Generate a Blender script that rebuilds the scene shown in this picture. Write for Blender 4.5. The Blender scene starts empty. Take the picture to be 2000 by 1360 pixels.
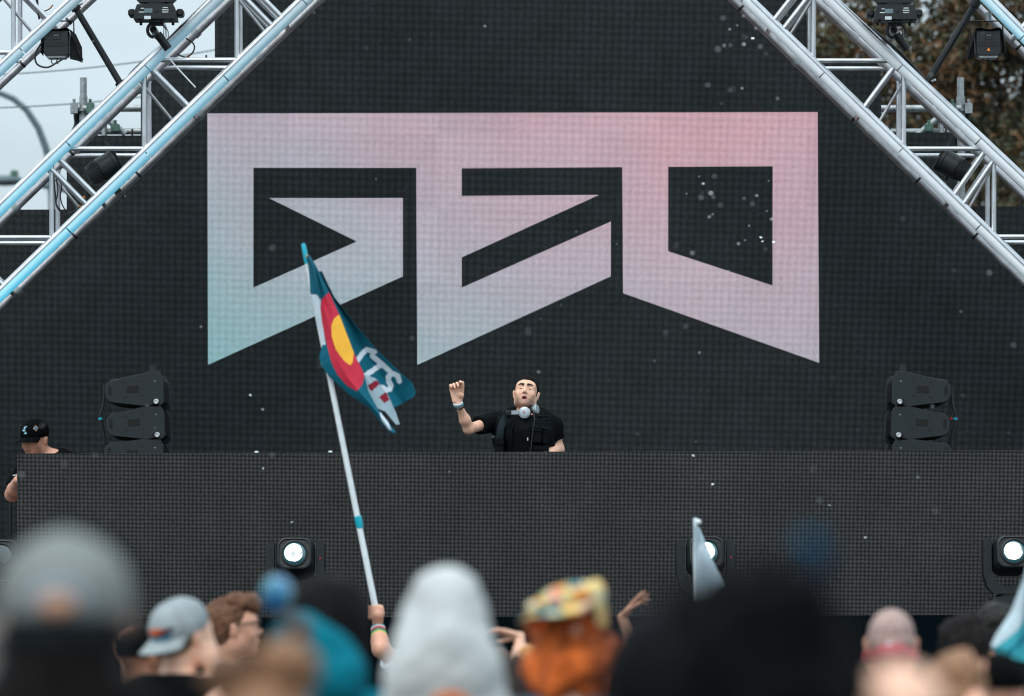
import bpy, bmesh, math, random
import numpy as np
from mathutils import Vector, Matrix
R = math.radians
random.seed(7); rng = np.random.default_rng(7)
scene = bpy.context.scene
col = scene.collection

# ------------------------------------------------------------------ camera, sky, sun, exposure
FPX = 200.0 / 36.0 * 2000.0          # focal length in photo pixels (200 mm on full frame, 2000 px wide)
CAM = Vector((0, 0, 1.6)); PITCH = R(3.1); ROLL = R(-0.2)
_r = Vector((1, 0, 0)); _u = Vector((0, -math.sin(PITCH), math.cos(PITCH))); FWD = Vector((0, math.cos(PITCH), math.sin(PITCH)))
RIGHT = _r * math.cos(ROLL) + _u * math.sin(ROLL); UP = _u * math.cos(ROLL) - _r * math.sin(ROLL)
cam_data = bpy.data.cameras.new('camera'); cam = bpy.data.objects.new('camera', cam_data); col.objects.link(cam)
cam.matrix_world = Matrix(((RIGHT.x, UP.x, -FWD.x, CAM.x), (RIGHT.y, UP.y, -FWD.y, CAM.y), (RIGHT.z, UP.z, -FWD.z, CAM.z), (0, 0, 0, 1)))
cam_data.lens = 200; cam_data.sensor_width = 36; cam_data.clip_end = 5000
cam_data.dof.use_dof = True; cam_data.dof.focus_distance = 35.9; cam_data.dof.aperture_fstop = 3.0
scene.camera = cam

def P(px, py, Y):
    """world point on the plane y = Y seen at photo pixel (px, py)"""
    d = FWD + RIGHT * ((px - 1000) / FPX) + UP * ((680 - py) / FPX)
    return CAM + d * (Y / d.y)

SUN_EL, SUN_AZ = R(50), R(205)       # high soft sun behind the camera's left shoulder, veiled by cloud
world = bpy.data.worlds.new('World'); scene.world = world; world.use_nodes = True
nt = world.node_tree; nt.nodes.clear()
N = nt.nodes.new; L = nt.links.new
sky = N('ShaderNodeTexSky'); sky.sky_type = 'NISHITA'; sky.sun_disc = False
sky.sun_elevation = SUN_EL; sky.sun_rotation = SUN_AZ; sky.air_density = 1.2; sky.dust_density = 4
tc = N('ShaderNodeTexCoord'); sep = N('ShaderNodeSeparateXYZ'); L(tc.outputs['Generated'], sep.inputs[0])
# overcast cloud layer, brighter towards the zenith (CIE overcast law (1+2 sin e)/3)
mz = N('ShaderNodeMath'); mz.operation = 'MAXIMUM'; L(sep.outputs['Z'], mz.inputs[0]); mz.inputs[1].default_value = 0
ma = N('ShaderNodeMath'); ma.operation = 'MULTIPLY_ADD'; L(mz.outputs[0], ma.inputs[0]); ma.inputs[1].default_value = 1.7; ma.inputs[2].default_value = 1.0
noi = N('ShaderNodeTexNoise'); noi.inputs['Scale'].default_value = 9; noi.inputs['Detail'].default_value = 5
mapn = N('ShaderNodeMapping'); mapn.inputs['Scale'].default_value = (1, 1, 3.0); L(tc.outputs['Generated'], mapn.inputs[0]); L(mapn.outputs[0], noi.inputs['Vector'])
rmp = N('ShaderNodeMapRange'); rmp.inputs['From Min'].default_value = .3; rmp.inputs['From Max'].default_value = .7
rmp.inputs['To Min'].default_value = .86; rmp.inputs['To Max'].default_value = 1.12; L(noi.outputs['Fac'], rmp.inputs['Value'])
mm = N('ShaderNodeMath'); mm.operation = 'MULTIPLY'; L(ma.outputs[0], mm.inputs[0]); L(rmp.outputs[0], mm.inputs[1])
cl = N('ShaderNodeVectorMath'); cl.operation = 'SCALE'; cl.inputs[0].default_value = (6.1, 7.3, 8.0); L(mm.outputs[0], cl.inputs['Scale'])
mx = N('ShaderNodeMix'); mx.data_type = 'RGBA'; mx.inputs['Factor'].default_value = 0.9
L(sky.outputs[0], mx.inputs['A']); L(cl.outputs[0], mx.inputs['B'])
bg = N('ShaderNodeBackground'); bg.inputs['Strength'].default_value = 0.1; L(mx.outputs['Result'], bg.inputs['Color'])
wo = N('ShaderNodeOutputWorld'); L(bg.outputs[0], wo.inputs[0])
sun_d = bpy.data.lights.new('sun', 'SUN'); sun_d.energy = 1.4; sun_d.angle = R(25); sun_d.color = (1, .96, .9)
sun = bpy.data.objects.new('sun', sun_d); col.objects.link(sun)
_sd = Vector((math.sin(SUN_AZ) * math.cos(SUN_EL), math.cos(SUN_AZ) * math.cos(SUN_EL), math.sin(SUN_EL)))
sun.rotation_euler = _sd.to_track_quat('Z', 'Y').to_euler(); sun.location = (0, 0, 60)
vs = scene.view_settings; vs.view_transform = 'Standard'; vs.look = 'None'; vs.gamma = 1; vs.use_curve_mapping = False
vs.exposure = 0.0
scene.cycles.use_denoising = True; scene.cycles.filter_width = 1.2
scene.cycles.max_bounces = 6; scene.cycles.diffuse_bounces = 3; scene.cycles.transparent_max_bounces = 6

# ------------------------------------------------------------------ materials
def sr(r, g, b):
    f = lambda c: (c / 255 / 12.92) if c / 255 <= .04045 else ((c / 255 + .055) / 1.055) ** 2.4
    return (f(r), f(g), f(b))

def mat(name, color, rough=.6, metal=0., var=.15, scale=30., bump=0., bscale=200., emit=None, estr=0., spec=.5, coat=0., sheen=0., sss=0.):
    m = bpy.data.materials.new(name); m.use_nodes = True
    t = m.node_tree; b = t.nodes['Principled BSDF']
    b.inputs['Roughness'].default_value = rough; b.inputs['Metallic'].default_value = metal
    b.inputs['Specular IOR Level'].default_value = spec; b.inputs['Coat Weight'].default_value = coat
    b.inputs['Sheen Weight'].default_value = sheen; b.inputs['Subsurface Weight'].default_value = sss
    if sss: b.inputs['Subsurface Radius'].default_value = (.012, .005, .003)
    c = t.nodes.new('ShaderNodeTexCoord'); n = t.nodes.new('ShaderNodeTexNoise'); n.inputs['Scale'].default_value = scale; n.inputs['Detail'].default_value = 4
    t.links.new(c.outputs['Object'], n.inputs['Vector'])
    rr = t.nodes.new('ShaderNodeMapRange'); rr.inputs['From Min'].default_value = .3; rr.inputs['From Max'].default_value = .7
    rr.inputs['To Min'].default_value = 1 - var; rr.inputs['To Max'].default_value = 1 + var
    t.links.new(n.outputs['Fac'], rr.inputs['Value'])
    v = t.nodes.new('ShaderNodeVectorMath'); v.operation = 'SCALE'; v.inputs[0].default_value = color
    t.links.new(rr.outputs[0], v.inputs['Scale']); t.links.new(v.outputs[0], b.inputs['Base Color'])
    r2 = t.nodes.new('ShaderNodeMapRange'); r2.inputs['To Min'].default_value = max(.03, rough - .08); r2.inputs['To Max'].default_value = min(1, rough + .08)
    t.links.new(n.outputs['Fac'], r2.inputs['Value']); t.links.new(r2.outputs[0], b.inputs['Roughness'])
    if bump:
        n2 = t.nodes.new('ShaderNodeTexNoise'); n2.inputs['Scale'].default_value = bscale; n2.inputs['Detail'].default_value = 3
        t.links.new(c.outputs['Object'], n2.inputs['Vector'])
        bp = t.nodes.new('ShaderNodeBump'); bp.inputs['Strength'].default_value = bump; bp.inputs['Distance'].default_value = .004
        t.links.new(n2.outputs['Fac'], bp.inputs['Height']); t.links.new(bp.outputs[0], b.inputs['Normal'])
    if emit:
        b.inputs['Emission Color'].default_value = (*emit, 1); b.inputs['Emission Strength'].default_value = estr
    return m

def led_mat(name, per_m, fill, dot_col, lit=False, duty=.3):
    """LED panel face: pale diode packages in a black mask, in panel coordinates"""
    m = bpy.data.materials.new(name); m.use_nodes = True
    t = m.node_tree; b = t.nodes['Principled BSDF']; A = t.nodes.new; K = t.links.new
    c = A('ShaderNodeTexCoord'); s = A('ShaderNodeSeparateXYZ'); K(c.outputs['Object'], s.inputs[0])
    def math_(op, a, b_=None):
        n = A('ShaderNodeMath'); n.operation = op
        for i, x in enumerate((a, b_)):
            if x is None: continue
            if isinstance(x, (int, float)): n.inputs[i].default_value = x
            else: K(x, n.inputs[i])
        return n.outputs[0]
    ds = []
    for ax in ('X', 'Z'):
        f = math_('FRACT', math_('MULTIPLY', s.outputs[ax], per_m))
        ds.append(math_('ABSOLUTE', math_('SUBTRACT', f, .5)))
    dot = math_('LESS_THAN', math_('MAXIMUM', ds[0], ds[1]), duty)
    oi = A('ShaderNodeObjectInfo')
    rnd = A('ShaderNodeMapRange'); K(oi.outputs['Random'], rnd.inputs['Value']); rnd.inputs['To Min'].default_value = .95; rnd.inputs['To Max'].default_value = 1.04
    n = A('ShaderNodeTexNoise'); n.inputs['Scale'].default_value = 5; n.inputs['Detail'].default_value = 3; K(A('ShaderNodeNewGeometry').outputs['Position'], n.inputs['Vector'])
    rn = A('ShaderNodeMapRange'); rn.inputs['From Min'].default_value = .3; rn.inputs['From Max'].default_value = .7; rn.inputs['To Min'].default_value = .9; rn.inputs['To Max'].default_value = 1.1
    K(n.outputs['Fac'], rn.inputs['Value'])
    vr = math_('MULTIPLY', rnd.outputs[0], rn.outputs[0])
    mixc = A('ShaderNodeMix'); mixc.data_type = 'RGBA'; K(dot, mixc.inputs['Factor'])
    mixc.inputs['A'].default_value = (*fill, 1); mixc.inputs['B'].default_value = (*dot_col, 1)
    sc = A('ShaderNodeVectorMath'); sc.operation = 'SCALE'; K(mixc.outputs['Result'], sc.inputs[0]); K(vr, sc.inputs['Scale'])
    hs = A('ShaderNodeHueSaturation'); K(sc.outputs[0], hs.inputs['Color']); hr_ = A('ShaderNodeMapRange'); K(n.outputs['Fac'], hr_.inputs['Value']); hr_.inputs['From Min'].default_value = .35; hr_.inputs['From Max'].default_value = .65; hr_.inputs['To Min'].default_value = .47; hr_.inputs['To Max'].default_value = .55; K(hr_.outputs[0], hs.inputs['Hue']); hs.inputs['Saturation'].default_value = .9
    K(hs.outputs[0], b.inputs['Base Color']); b.inputs['Roughness'].default_value = .75; b.inputs['Specular IOR Level'].default_value = .04
    if lit:   # the picture shown on the screen: a pink to lilac to pale blue wash inside the emblem
        g = A('ShaderNodeNewGeometry'); sp = A('ShaderNodeSeparateXYZ'); K(g.outputs['Position'], sp.inputs[0])
        a0, a1 = P(400, 715, WALL_Y), P(1290, 225, WALL_Y)
        fx = A('ShaderNodeMapRange'); K(sp.outputs['X'], fx.inputs['Value']); fx.inputs['From Min'].default_value = a0.x; fx.inputs['From Max'].default_value = a1.x
        fz = A('ShaderNodeMapRange'); K(sp.outputs['Z'], fz.inputs['Value']); fz.inputs['From Min'].default_value = a0.z; fz.inputs['From Max'].default_value = a1.z
        q = math_('MULTIPLY', math_('ADD', fx.outputs[0], fz.outputs[0]), .5)
        nn = A('ShaderNodeTexNoise'); nn.inputs['Scale'].default_value = 1.4; nn.inputs['Detail'].default_value = 2; K(g.outputs['Position'], nn.inputs['Vector'])
        q = math_('ADD', q, math_('MULTIPLY', math_('SUBTRACT', nn.outputs['Fac'], .5), .35))
        cr = A('ShaderNodeValToRGB'); K(q, cr.inputs['Fac'])
        e = cr.color_ramp.elements
        e[0].position = .03; e[0].color = (*sr(150, 205, 214), 1); e[1].position = 1; e[1].color = (*sr(232, 178, 192), 1)
        for pos, cc in ((.3, sr(188, 200, 212)), (.55, sr(205, 190, 206)), (.8, sr(218, 182, 198))):
            x = e.new(pos); x.color = (*cc, 1)
        es = A('ShaderNodeVectorMath'); es.operation = 'SCALE'; K(cr.outputs[0], es.inputs[0]); K(math_('MULTIPLY', dot, math_('MULTIPLY', rnd.outputs[0], LIT_GAIN)), es.inputs['Scale'])
        K(es.outputs[0], b.inputs['Emission Color']); b.inputs['Emission Strength'].default_value = 1
    return m

WALL_Y, BOOTH_Y, DJ_Y, TRUSS_Y, DECK_Z = 38.27, 34.5, 35.4, 36.5, 1.83
LIT_GAIN = .95
M = {}
M['led'] = led_mat('led_face', 128, sr(6, 8, 9), sr(100, 108, 110), duty=.22)
M['led_lit'] = led_mat('led_face_lit', 128, sr(18, 22, 24), sr(110, 118, 116), lit=True, duty=.4)
M['led_booth'] = led_mat('led_face_coarse', 124, sr(4, 5, 6), sr(130, 131, 131), duty=.21)
M['casing'] = mat('black_casing', sr(16, 18, 20), .6)
M['alu'] = mat('truss_aluminium', (.66, .67, .69), .34, 1.0, .12, 12, bump=.05, bscale=90)
M['alu_worn'] = mat('worn_aluminium', (.46, .45, .46), .42, 1.0, .22, 14, bump=.08, bscale=90)
M['galv'] = mat('galvanised_steel', (.36, .39, .40), .55, .8, .25, 25, bump=.1)
M['coupler'] = mat('green_coupler', sr(82, 112, 102), .6, .2, .3)
M['black'] = mat('black_powdercoat', sr(20, 27, 31), .5, 0, .2, 40, bump=.08, bscale=300)
M['black_deep'] = mat('black_plastic', sr(9, 12, 14), .5, 0, .2)
M['speaker'] = mat('speaker_paint', sr(24, 33, 37), .72, 0, .12, 60, bump=.25, bscale=500)
M['cable'] = mat('cable_rubber', sr(18, 22, 24), .55)
M['recess'] = mat('recess_shadow_grey', sr(7, 9, 10), .8)
M['steel'] = mat('bright_steel', (.72, .72, .72), .3, 1.0, .1)
M['cloth_black'] = mat('black_cloth_cover', sr(14, 19, 22), .85, bump=.3, bscale=60)
M['fascia'] = mat('stage_skirt', sr(5, 14, 19), .95, 0, .2, 3, bump=.2, bscale=40, spec=.03)
M['deck'] = mat('stage_deck', sr(45, 45, 45), .8)
M['white_plastic'] = mat('white_plastic', sr(225, 232, 235), .35, 0, .06)
M['teal_plastic'] = mat('teal_plastic', sr(20, 170, 190), .4, 0, .08)
M['orange_print'] = mat('orange_print', sr(240, 140, 40), .5)
M['white_print'] = mat('white_print', sr(205, 215, 218), .6)
M['grey_print'] = mat('grey_display', sr(105, 125, 132), .35)
M['red_print'] = mat('red_print', sr(190, 40, 45), .5)
M['asphalt'] = mat('asphalt', (.055, .055, .057), .9, 0, .3, 3, bump=.4, bscale=60)
SKIN = dict(light=(.68, .35, .24), pale=(.82, .48, .34), tan=(.52, .26, .17), brown=(.27, .12, .07))
for k, c in SKIN.items(): M['skin_' + k] = mat('skin_' + k, c, .5, 0, .1, 35, bump=.05, bscale=250, spec=.4, sss=.12)
def cloth(key, c, rough=.9, var=.18, bump=.35, bscale=45, **kw):
    if key not in M: M[key] = mat(key, c, rough, 0, var, 18, bump=bump, bscale=bscale, spec=kw.pop('spec', .08), **kw)
    return M[key]

# ------------------------------------------------------------------ mesh helpers
def obj(name, me, parent=None):
    o = bpy.data.objects.new(name, me); col.objects.link(o)
    if parent: o.parent = parent; o.matrix_parent_inverse = parent.matrix_world.inverted()
    return o
def tag(o, label, cat, group=None):
    o['label'] = label; o['category'] = cat
    if group: o['group'] = group
    return o
def empty(name, loc=(0, 0, 0), rz=0):
    o = bpy.data.objects.new(name, None); col.objects.link(o); o.empty_display_size = .1
    o.location = loc; o.rotation_euler = (0, 0, rz)
    o.matrix_world = Matrix.Translation(loc) @ Matrix.Rotation(rz, 4, 'Z')
    return o
def frame(d):
    d = Vector(d).normalized(); a = Vector((0, 0, 1)) if abs(d.z) < .9 else Vector((1, 0, 0))
    x = a.cross(d).normalized(); return x, d.cross(x), d

class MB:
    def __init__(s): s.v = []; s.f = []; s.mi = []; s.cur = 0
    def mat(s, i): s.cur = i; return s
    def face(s, idx): s.f.append(tuple(idx)); s.mi.append(s.cur)
    def rings(s, rings, closed=True, cap0=True, cap1=True):
        base = len(s.v); n = len(rings[0])
        for r in rings: s.v.extend(tuple(p) for p in r)
        for i in range(len(rings) - 1):
            for j in range(n if closed else n - 1):
                a = base + i * n + j; b = base + i * n + (j + 1) % n
                s.face((a, b, b + n, a + n))
        if cap0: s.face(tuple(base + j for j in range(n))[::-1])
        if cap1: s.face(tuple(base + (len(rings) - 1) * n + j for j in range(n)))
        return s
    def tube(s, pts, r, n=12, cap=True, r1=None):
        pts = [Vector(p) for p in pts]; m = len(pts); rings = []
        x = None
        for i, p in enumerate(pts):
            d = (pts[min(i + 1, m - 1)] - pts[max(i - 1, 0)]).normalized()
            if x is None: x = frame(d)[0]
            x = (x - d * x.dot(d)).normalized(); y = d.cross(x)
            rr = r if r1 is None else r + (r1 - r) * i / max(1, m - 1)
            rings.append([p + (x * math.cos(2 * math.pi * k / n) + y * math.sin(2 * math.pi * k / n)) * rr for k in range(n)])
        return s.rings(rings, True, cap, cap)
    def box(s, c, size, rot=None):
        c = Vector(c); hx, hy, hz = (q / 2 for q in size); rot = rot or Matrix.Identity(3)
        b = len(s.v)
        for x in (-1, 1):
            for y in (-1, 1):
                for z in (-1, 1): s.v.append(tuple(c + rot @ Vector((x * hx, y * hy, z * hz))))
        for q in ((0, 1, 3, 2), (4, 6, 7, 5), (0, 4, 5, 1), (2, 3, 7, 6), (0, 2, 6, 4), (1, 5, 7, 3)): s.face(tuple(b + i for i in q))
        return s
    def prism(s, poly, y0, y1, bev=0., loc=(0, 0, 0), rot=None):
        """polygon in local x,z extruded along local y, edges bevelled"""
        loc = Vector(loc); rot = rot or Matrix.Identity(3)
        n = len(poly); cx = sum(p[0] for p in poly) / n; cz = sum(p[1] for p in poly) / n
        def ring(y, inset):
            out = []
            for (x, z) in poly:
                d = math.hypot(x - cx, z - cz) or 1; k = 1 - inset / d
                out.append(loc + rot @ Vector((cx + (x - cx) * k, y, cz + (z - cz) * k)))
            return out
        sg = 1 if y1 > y0 else -1
        a = sum(poly[i][0] * poly[(i + 1) % n][1] - poly[(i + 1) % n][0] * poly[i][1] for i in range(n))
        rs = [ring(y0, bev), ring(y0 + sg * bev, 0), ring(y1 - sg * bev, 0), ring(y1, bev)] if bev else [ring(y0, 0), ring(y1, 0)]
        if a * sg > 0: rs = rs[::-1]
        return s.rings(rs)
    def lathe(s, prof, o, axis, n=24):
        """profile (radius, offset along axis)"""
        x, y, d = frame(axis); o = Vector(o)
        return s.rings([[o + d * h + (x * math.cos(2 * math.pi * k / n) + y * math.sin(2 * math.pi * k / n)) * max(r, 1e-5) for k in range(n)] for r, h in prof])
    def build(s, name, mats, parent=None, smooth=35):
        me = bpy.data.meshes.new(name); me.from_pydata(s.v, [], s.f); me.update()
        if not isinstance(mats, (list, tuple)): mats = [mats]
        for m in mats: me.materials.append(m)
        if len(mats) > 1: me.polygons.foreach_set('material_index', s.mi)
        if smooth:
            me.polygons.foreach_set('use_smooth', [True] * len(me.polygons)); me.set_sharp_from_angle(angle=R(smooth))
        return obj(name, me, parent)

def rrect(w, h, r, n=5, cx=0, cz=0):
    out = []
    for sx, sz, a0 in ((1, 1, 0), (-1, 1, 90), (-1, -1, 180), (1, -1, 270)):
        for i in range(n + 1):
            a = R(a0 + 90 * i / n)
            out.append((cx + sx * (w / 2 - r) + r * math.cos(a), cz + sz * (h / 2 - r) + r * math.sin(a)))
    return out

def inpoly(x, y, poly):
    x = np.asarray(x); y = np.asarray(y); c = np.zeros(x.shape, bool); n = len(poly)
    for i in range(n):
        (x0, y0), (x1, y1) = poly[i], poly[(i + 1) % n]
        if y0 == y1: continue
        c ^= ((y0 > y) != (y1 > y)) & (x < (x1 - x0) * (y - y0) / (y1 - y0) + x0)
    return c

# ------------------------------------------------------------------ smooth solid modelling (distance field -> one continuous surface)
def cap(p0, p1, r0, r1=None, clip=None): return ('c', Vector(p0), Vector(p1), r0, r0 if r1 is None else r1, clip)
def ell(c, r, rot=None, clip=None): return ('e', Vector(c), Vector(r), rot, clip)
def xf(pr, Mx):
    R3 = Mx.to_3x3()
    cl_ = pr[-1]
    if cl_: cl_ = (Mx @ Vector(cl_[0]), R3 @ Vector(cl_[1]))
    s = R3.col[0].length
    if pr[0] == 'c': return ('c', Mx @ pr[1], Mx @ pr[2], pr[3] * s, pr[4] * s, cl_)
    rn = R3.normalized() if hasattr(R3, 'normalized') else R3
    return ('e', Mx @ pr[1], pr[2] * s, rn @ (pr[3] or Matrix.Identity(3)), cl_)
def grow(pr, d):
    if pr[0] == 'c': return ('c', pr[1], pr[2], pr[3] + d, pr[4] + d, pr[5])
    return ('e', pr[1], pr[2] + Vector((d, d, d)), pr[3], pr[4])

class Field:
    def __init__(s, prims, h, pad=.03):
        lo = Vector((1e9,) * 3); hi = Vector((-1e9,) * 3)
        for p in prims:
            a, b = Field.bb(p)
            lo = Vector(map(min, lo, a)); hi = Vector(map(max, hi, b))
        s.h = h; s.lo = np.array(lo) - pad; n = np.ceil((np.array(hi) + pad - s.lo) / h).astype(int) + 1
        s.ax = [s.lo[i] + np.arange(n[i]) * h for i in range(3)]
        s.d = np.full(n, .5, np.float32)
    @staticmethod
    def bb(p):
        if p[0] == 'c':
            r = max(p[3], p[4]); return Vector(map(min, p[1], p[2])) - Vector((r,) * 3), Vector(map(max, p[1], p[2])) + Vector((r,) * 3)
        r = max(p[2]); return p[1] - Vector((r,) * 3), p[1] + Vector((r,) * 3)
    def ev(s, p, m):
        a, b = Field.bb(p); sl = []
        for i in range(3):
            i0 = max(0, int((a[i] - m - s.lo[i]) / s.h)); i1 = min(len(s.ax[i]), int((b[i] + m - s.lo[i]) / s.h) + 2)
            if i1 <= i0: return None, None
            sl.append(slice(i0, i1))
        sl = tuple(sl)
        X = s.ax[0][sl[0]][:, None, None]; Y = s.ax[1][sl[1]][None, :, None]; Z = s.ax[2][sl[2]][None, None, :]
        if p[0] == 'c':
            d = p[2] - p[1]; L2 = max(d.length_squared, 1e-9); x, y, z = X - p[1].x, Y - p[1].y, Z - p[1].z
            t = np.clip((x * d.x + y * d.y + z * d.z) / L2, 0, 1)
            D = np.sqrt((x - t * d.x) ** 2 + (y - t * d.y) ** 2 + (z - t * d.z) ** 2) - (p[3] + (p[4] - p[3]) * t)
        else:
            x, y, z = X - p[1].x, Y - p[1].y, Z - p[1].z
            if p[3] is not None:
                q = p[3]
                x, y, z = (q[0][0] * x + q[1][0] * y + q[2][0] * z), (q[0][1] * x + q[1][1] * y + q[2][1] * z), (q[0][2] * x + q[1][2] * y + q[2][2] * z)
            r = p[2]
            k0 = np.sqrt((x / r.x) ** 2 + (y / r.y) ** 2 + (z / r.z) ** 2); k1 = np.sqrt((x / r.x ** 2) ** 2 + (y / r.y ** 2) ** 2 + (z / r.z ** 2) ** 2) + 1e-9
            D = k0 * (k0 - 1) / k1
        if p[-1]:
            c, n = p[-1]; n = n.normalized()
            D = np.maximum(D, (X - c.x) * n.x + (Y - c.y) * n.y + (Z - c.z) * n.z)
        return sl, D
    def add(s, prims, k=.02):
        for p in prims:
            sl, D = s.ev(p, k + 2 * s.h)
            if sl is None: continue
            a = s.d[sl]; h = np.clip(.5 + .5 * (D - a) / k, 0, 1)
            s.d[sl] = D + (a - D) * h - k * h * (1 - h)
        return s
    def sub(s, prims, k=.006):
        for p in prims:
            sl, D = s.ev(p, k + 2 * s.h)
            if sl is None: continue
            a = -s.d[sl]; h = np.clip(.5 + .5 * (D - a) / k, 0, 1)
            s.d[sl] = -(D + (a - D) * h - k * h * (1 - h))
        return s
    def noise(s, amp, freq, oct=3, seed=0):
        g = np.random.default_rng(seed); X, Y, Z = s.ax[0][:, None, None], s.ax[1][None, :, None], s.ax[2][None, None, :]
        for o in range(oct):
            acc = 0
            for _ in range(4):
                w = g.normal(size=3); w *= freq * 2 ** o / np.linalg.norm(w) * 6.28; acc = acc + np.sin(X * w[0] + Y * w[1] + Z * w[2] + g.uniform(0, 6.28))
            s.d += (amp / 2 ** o * acc / 2).astype(np.float32)
        if amp >= .0045: s.d -= np.float32(amp * .9)
        return s
    def clip(s, c, n):
        n = Vector(n).normalized(); c = Vector(c)
        X, Y, Z = s.ax[0][:, None, None], s.ax[1][None, :, None], s.ax[2][None, None, :]
        s.d = np.maximum(s.d, ((X - c[0]) * n[0] + (Y - c[1]) * n[1] + (Z - c[2]) * n[2]).astype(np.float32)); return s
    def mesh(s, name, mats, parent=None, pick=None):
        D = s.d; D[0], D[-1] = .5, .5; D[:, 0], D[:, -1] = .5, .5; D[:, :, 0], D[:, :, -1] = .5, .5
        S = D < 0; nx, ny, nz = (q - 1 for q in D.shape)
        cnt = np.zeros((nx, ny, nz), np.int8)
        for i in (0, 1):
            for j in (0, 1):
                for k in (0, 1): cnt += S[i:nx + i, j:ny + j, k:nz + k]
        act = (cnt > 0) & (cnt < 8); ids = np.full(act.shape, -1, np.int64); I = np.argwhere(act); ids[act] = np.arange(len(I))
        pos = np.zeros((len(I), 3)); num = np.zeros(len(I)); i, j, k = I.T
        cs = [(a, b, c) for a in (0, 1) for b in (0, 1) for c in (0, 1)]
        for a in cs:
            for ax in range(3):
                if a[ax]: continue
                b = list(a); b[ax] = 1
                d0 = D[i + a[0], j + a[1], k + a[2]]; d1 = D[i + b[0], j + b[1], k + b[2]]; m = (d0 < 0) != (d1 < 0)
                t = np.where(m, d0 / np.where(m, d0 - d1, 1), 0); q = np.tile(np.array(a, float), (len(I), 1)); q[:, ax] += t
                pos += q * m[:, None]; num += m
        V = s.lo + (I + pos / num[:, None]) * s.h
        F = []
        for ax in range(3):
            o1, o2 = [(1, 2), (2, 0), (0, 1)][ax]
            sl0 = [slice(1, -1)] * 3; sl0[ax] = slice(0, -1); sl1 = [slice(1, -1)] * 3; sl1[ax] = slice(1, None)
            A, B = S[tuple(sl0)], S[tuple(sl1)]; E = np.argwhere(A != B)
            if not len(E): continue
            flip = A[tuple(E.T)]
            e = E + 1; e[:, ax] -= 1
            def g(d1, d2):
                q = e.copy(); q[:, o1] -= d1; q[:, o2] -= d2; return ids[tuple(q.T)]
            quad = np.stack([g(1, 1), g(0, 1), g(0, 0), g(1, 0)], 1)
            quad[~flip] = quad[~flip][:, ::-1]; F.append(quad)
        F = np.concatenate(F); F = F[(F >= 0).all(1)]
        me = bpy.data.meshes.new(name); me.vertices.add(len(V)); me.vertices.foreach_set('co', V.astype(np.float32).ravel())
        me.loops.add(len(F) * 4); me.loops.foreach_set('vertex_index', F.astype(np.int32).ravel())
        me.polygons.add(len(F)); me.polygons.foreach_set('loop_start', np.arange(0, len(F) * 4, 4, dtype=np.int32))
        me.polygons.foreach_set('use_smooth', np.ones(len(F), bool))
        if not isinstance(mats, (list, tuple)): mats = [mats]
        for m in mats: me.materials.append(m)
        if pick is not None: me.polygons.foreach_set('material_index', np.asarray(pick(V[F].mean(1)), np.int32))
        me.update(calc_edges=True); me.validate()
        return obj(name, me, parent)
def solid(name, prims, h, mats, parent=None, k=.02, sub=(), ksub=.006, noise=None, clips=(), pick=None):
    f = Field(prims, h).add(prims, k)
    if sub: f.sub(sub, ksub)
    if noise: f.noise(*noise)
    for c in clips: f.clip(*c)
    return f.mesh(name, mats, parent, pick)

# ================================================================== SETTING: ground, stage
me = MB(); me.v = [(-3000, -200, 0), (3000, -200, 0), (3000, 4000, 0), (-3000, 4000, 0)]; me.face((0, 1, 2, 3))
g = me.build('ground', M['asphalt'], smooth=0); g['kind'] = 'structure'

st = empty('stage', (0, 37.5, 0)); tag(st, 'raised black stage with dark skirt under the LED screens', 'stage')
MB().box((0, 37.35, DECK_Z - .06), (20, 7.3, .12)).build('deck', M['deck'], st)
b = MB()
xs = [-10 + 20 * i / 160 for i in range(161)]
b.rings([[Vector((x, 33.64 + .02 * math.sin(x * 9) * (z < 1) + .008 * math.sin(x * 23) * (z < 1), z)) for z in (0.0, DECK_Z + .002)] for x in xs], closed=False, cap0=False, cap1=False)
b.build('skirt', M['fascia'], st)
for x in (-9.5, -5, 0, 5, 9.5):
    for y in (34.5, 40.5): MB().tube([(x, y, 0), (x, y, DECK_Z - .12)], .04, 10).build('leg', M['galv'], st)

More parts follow.
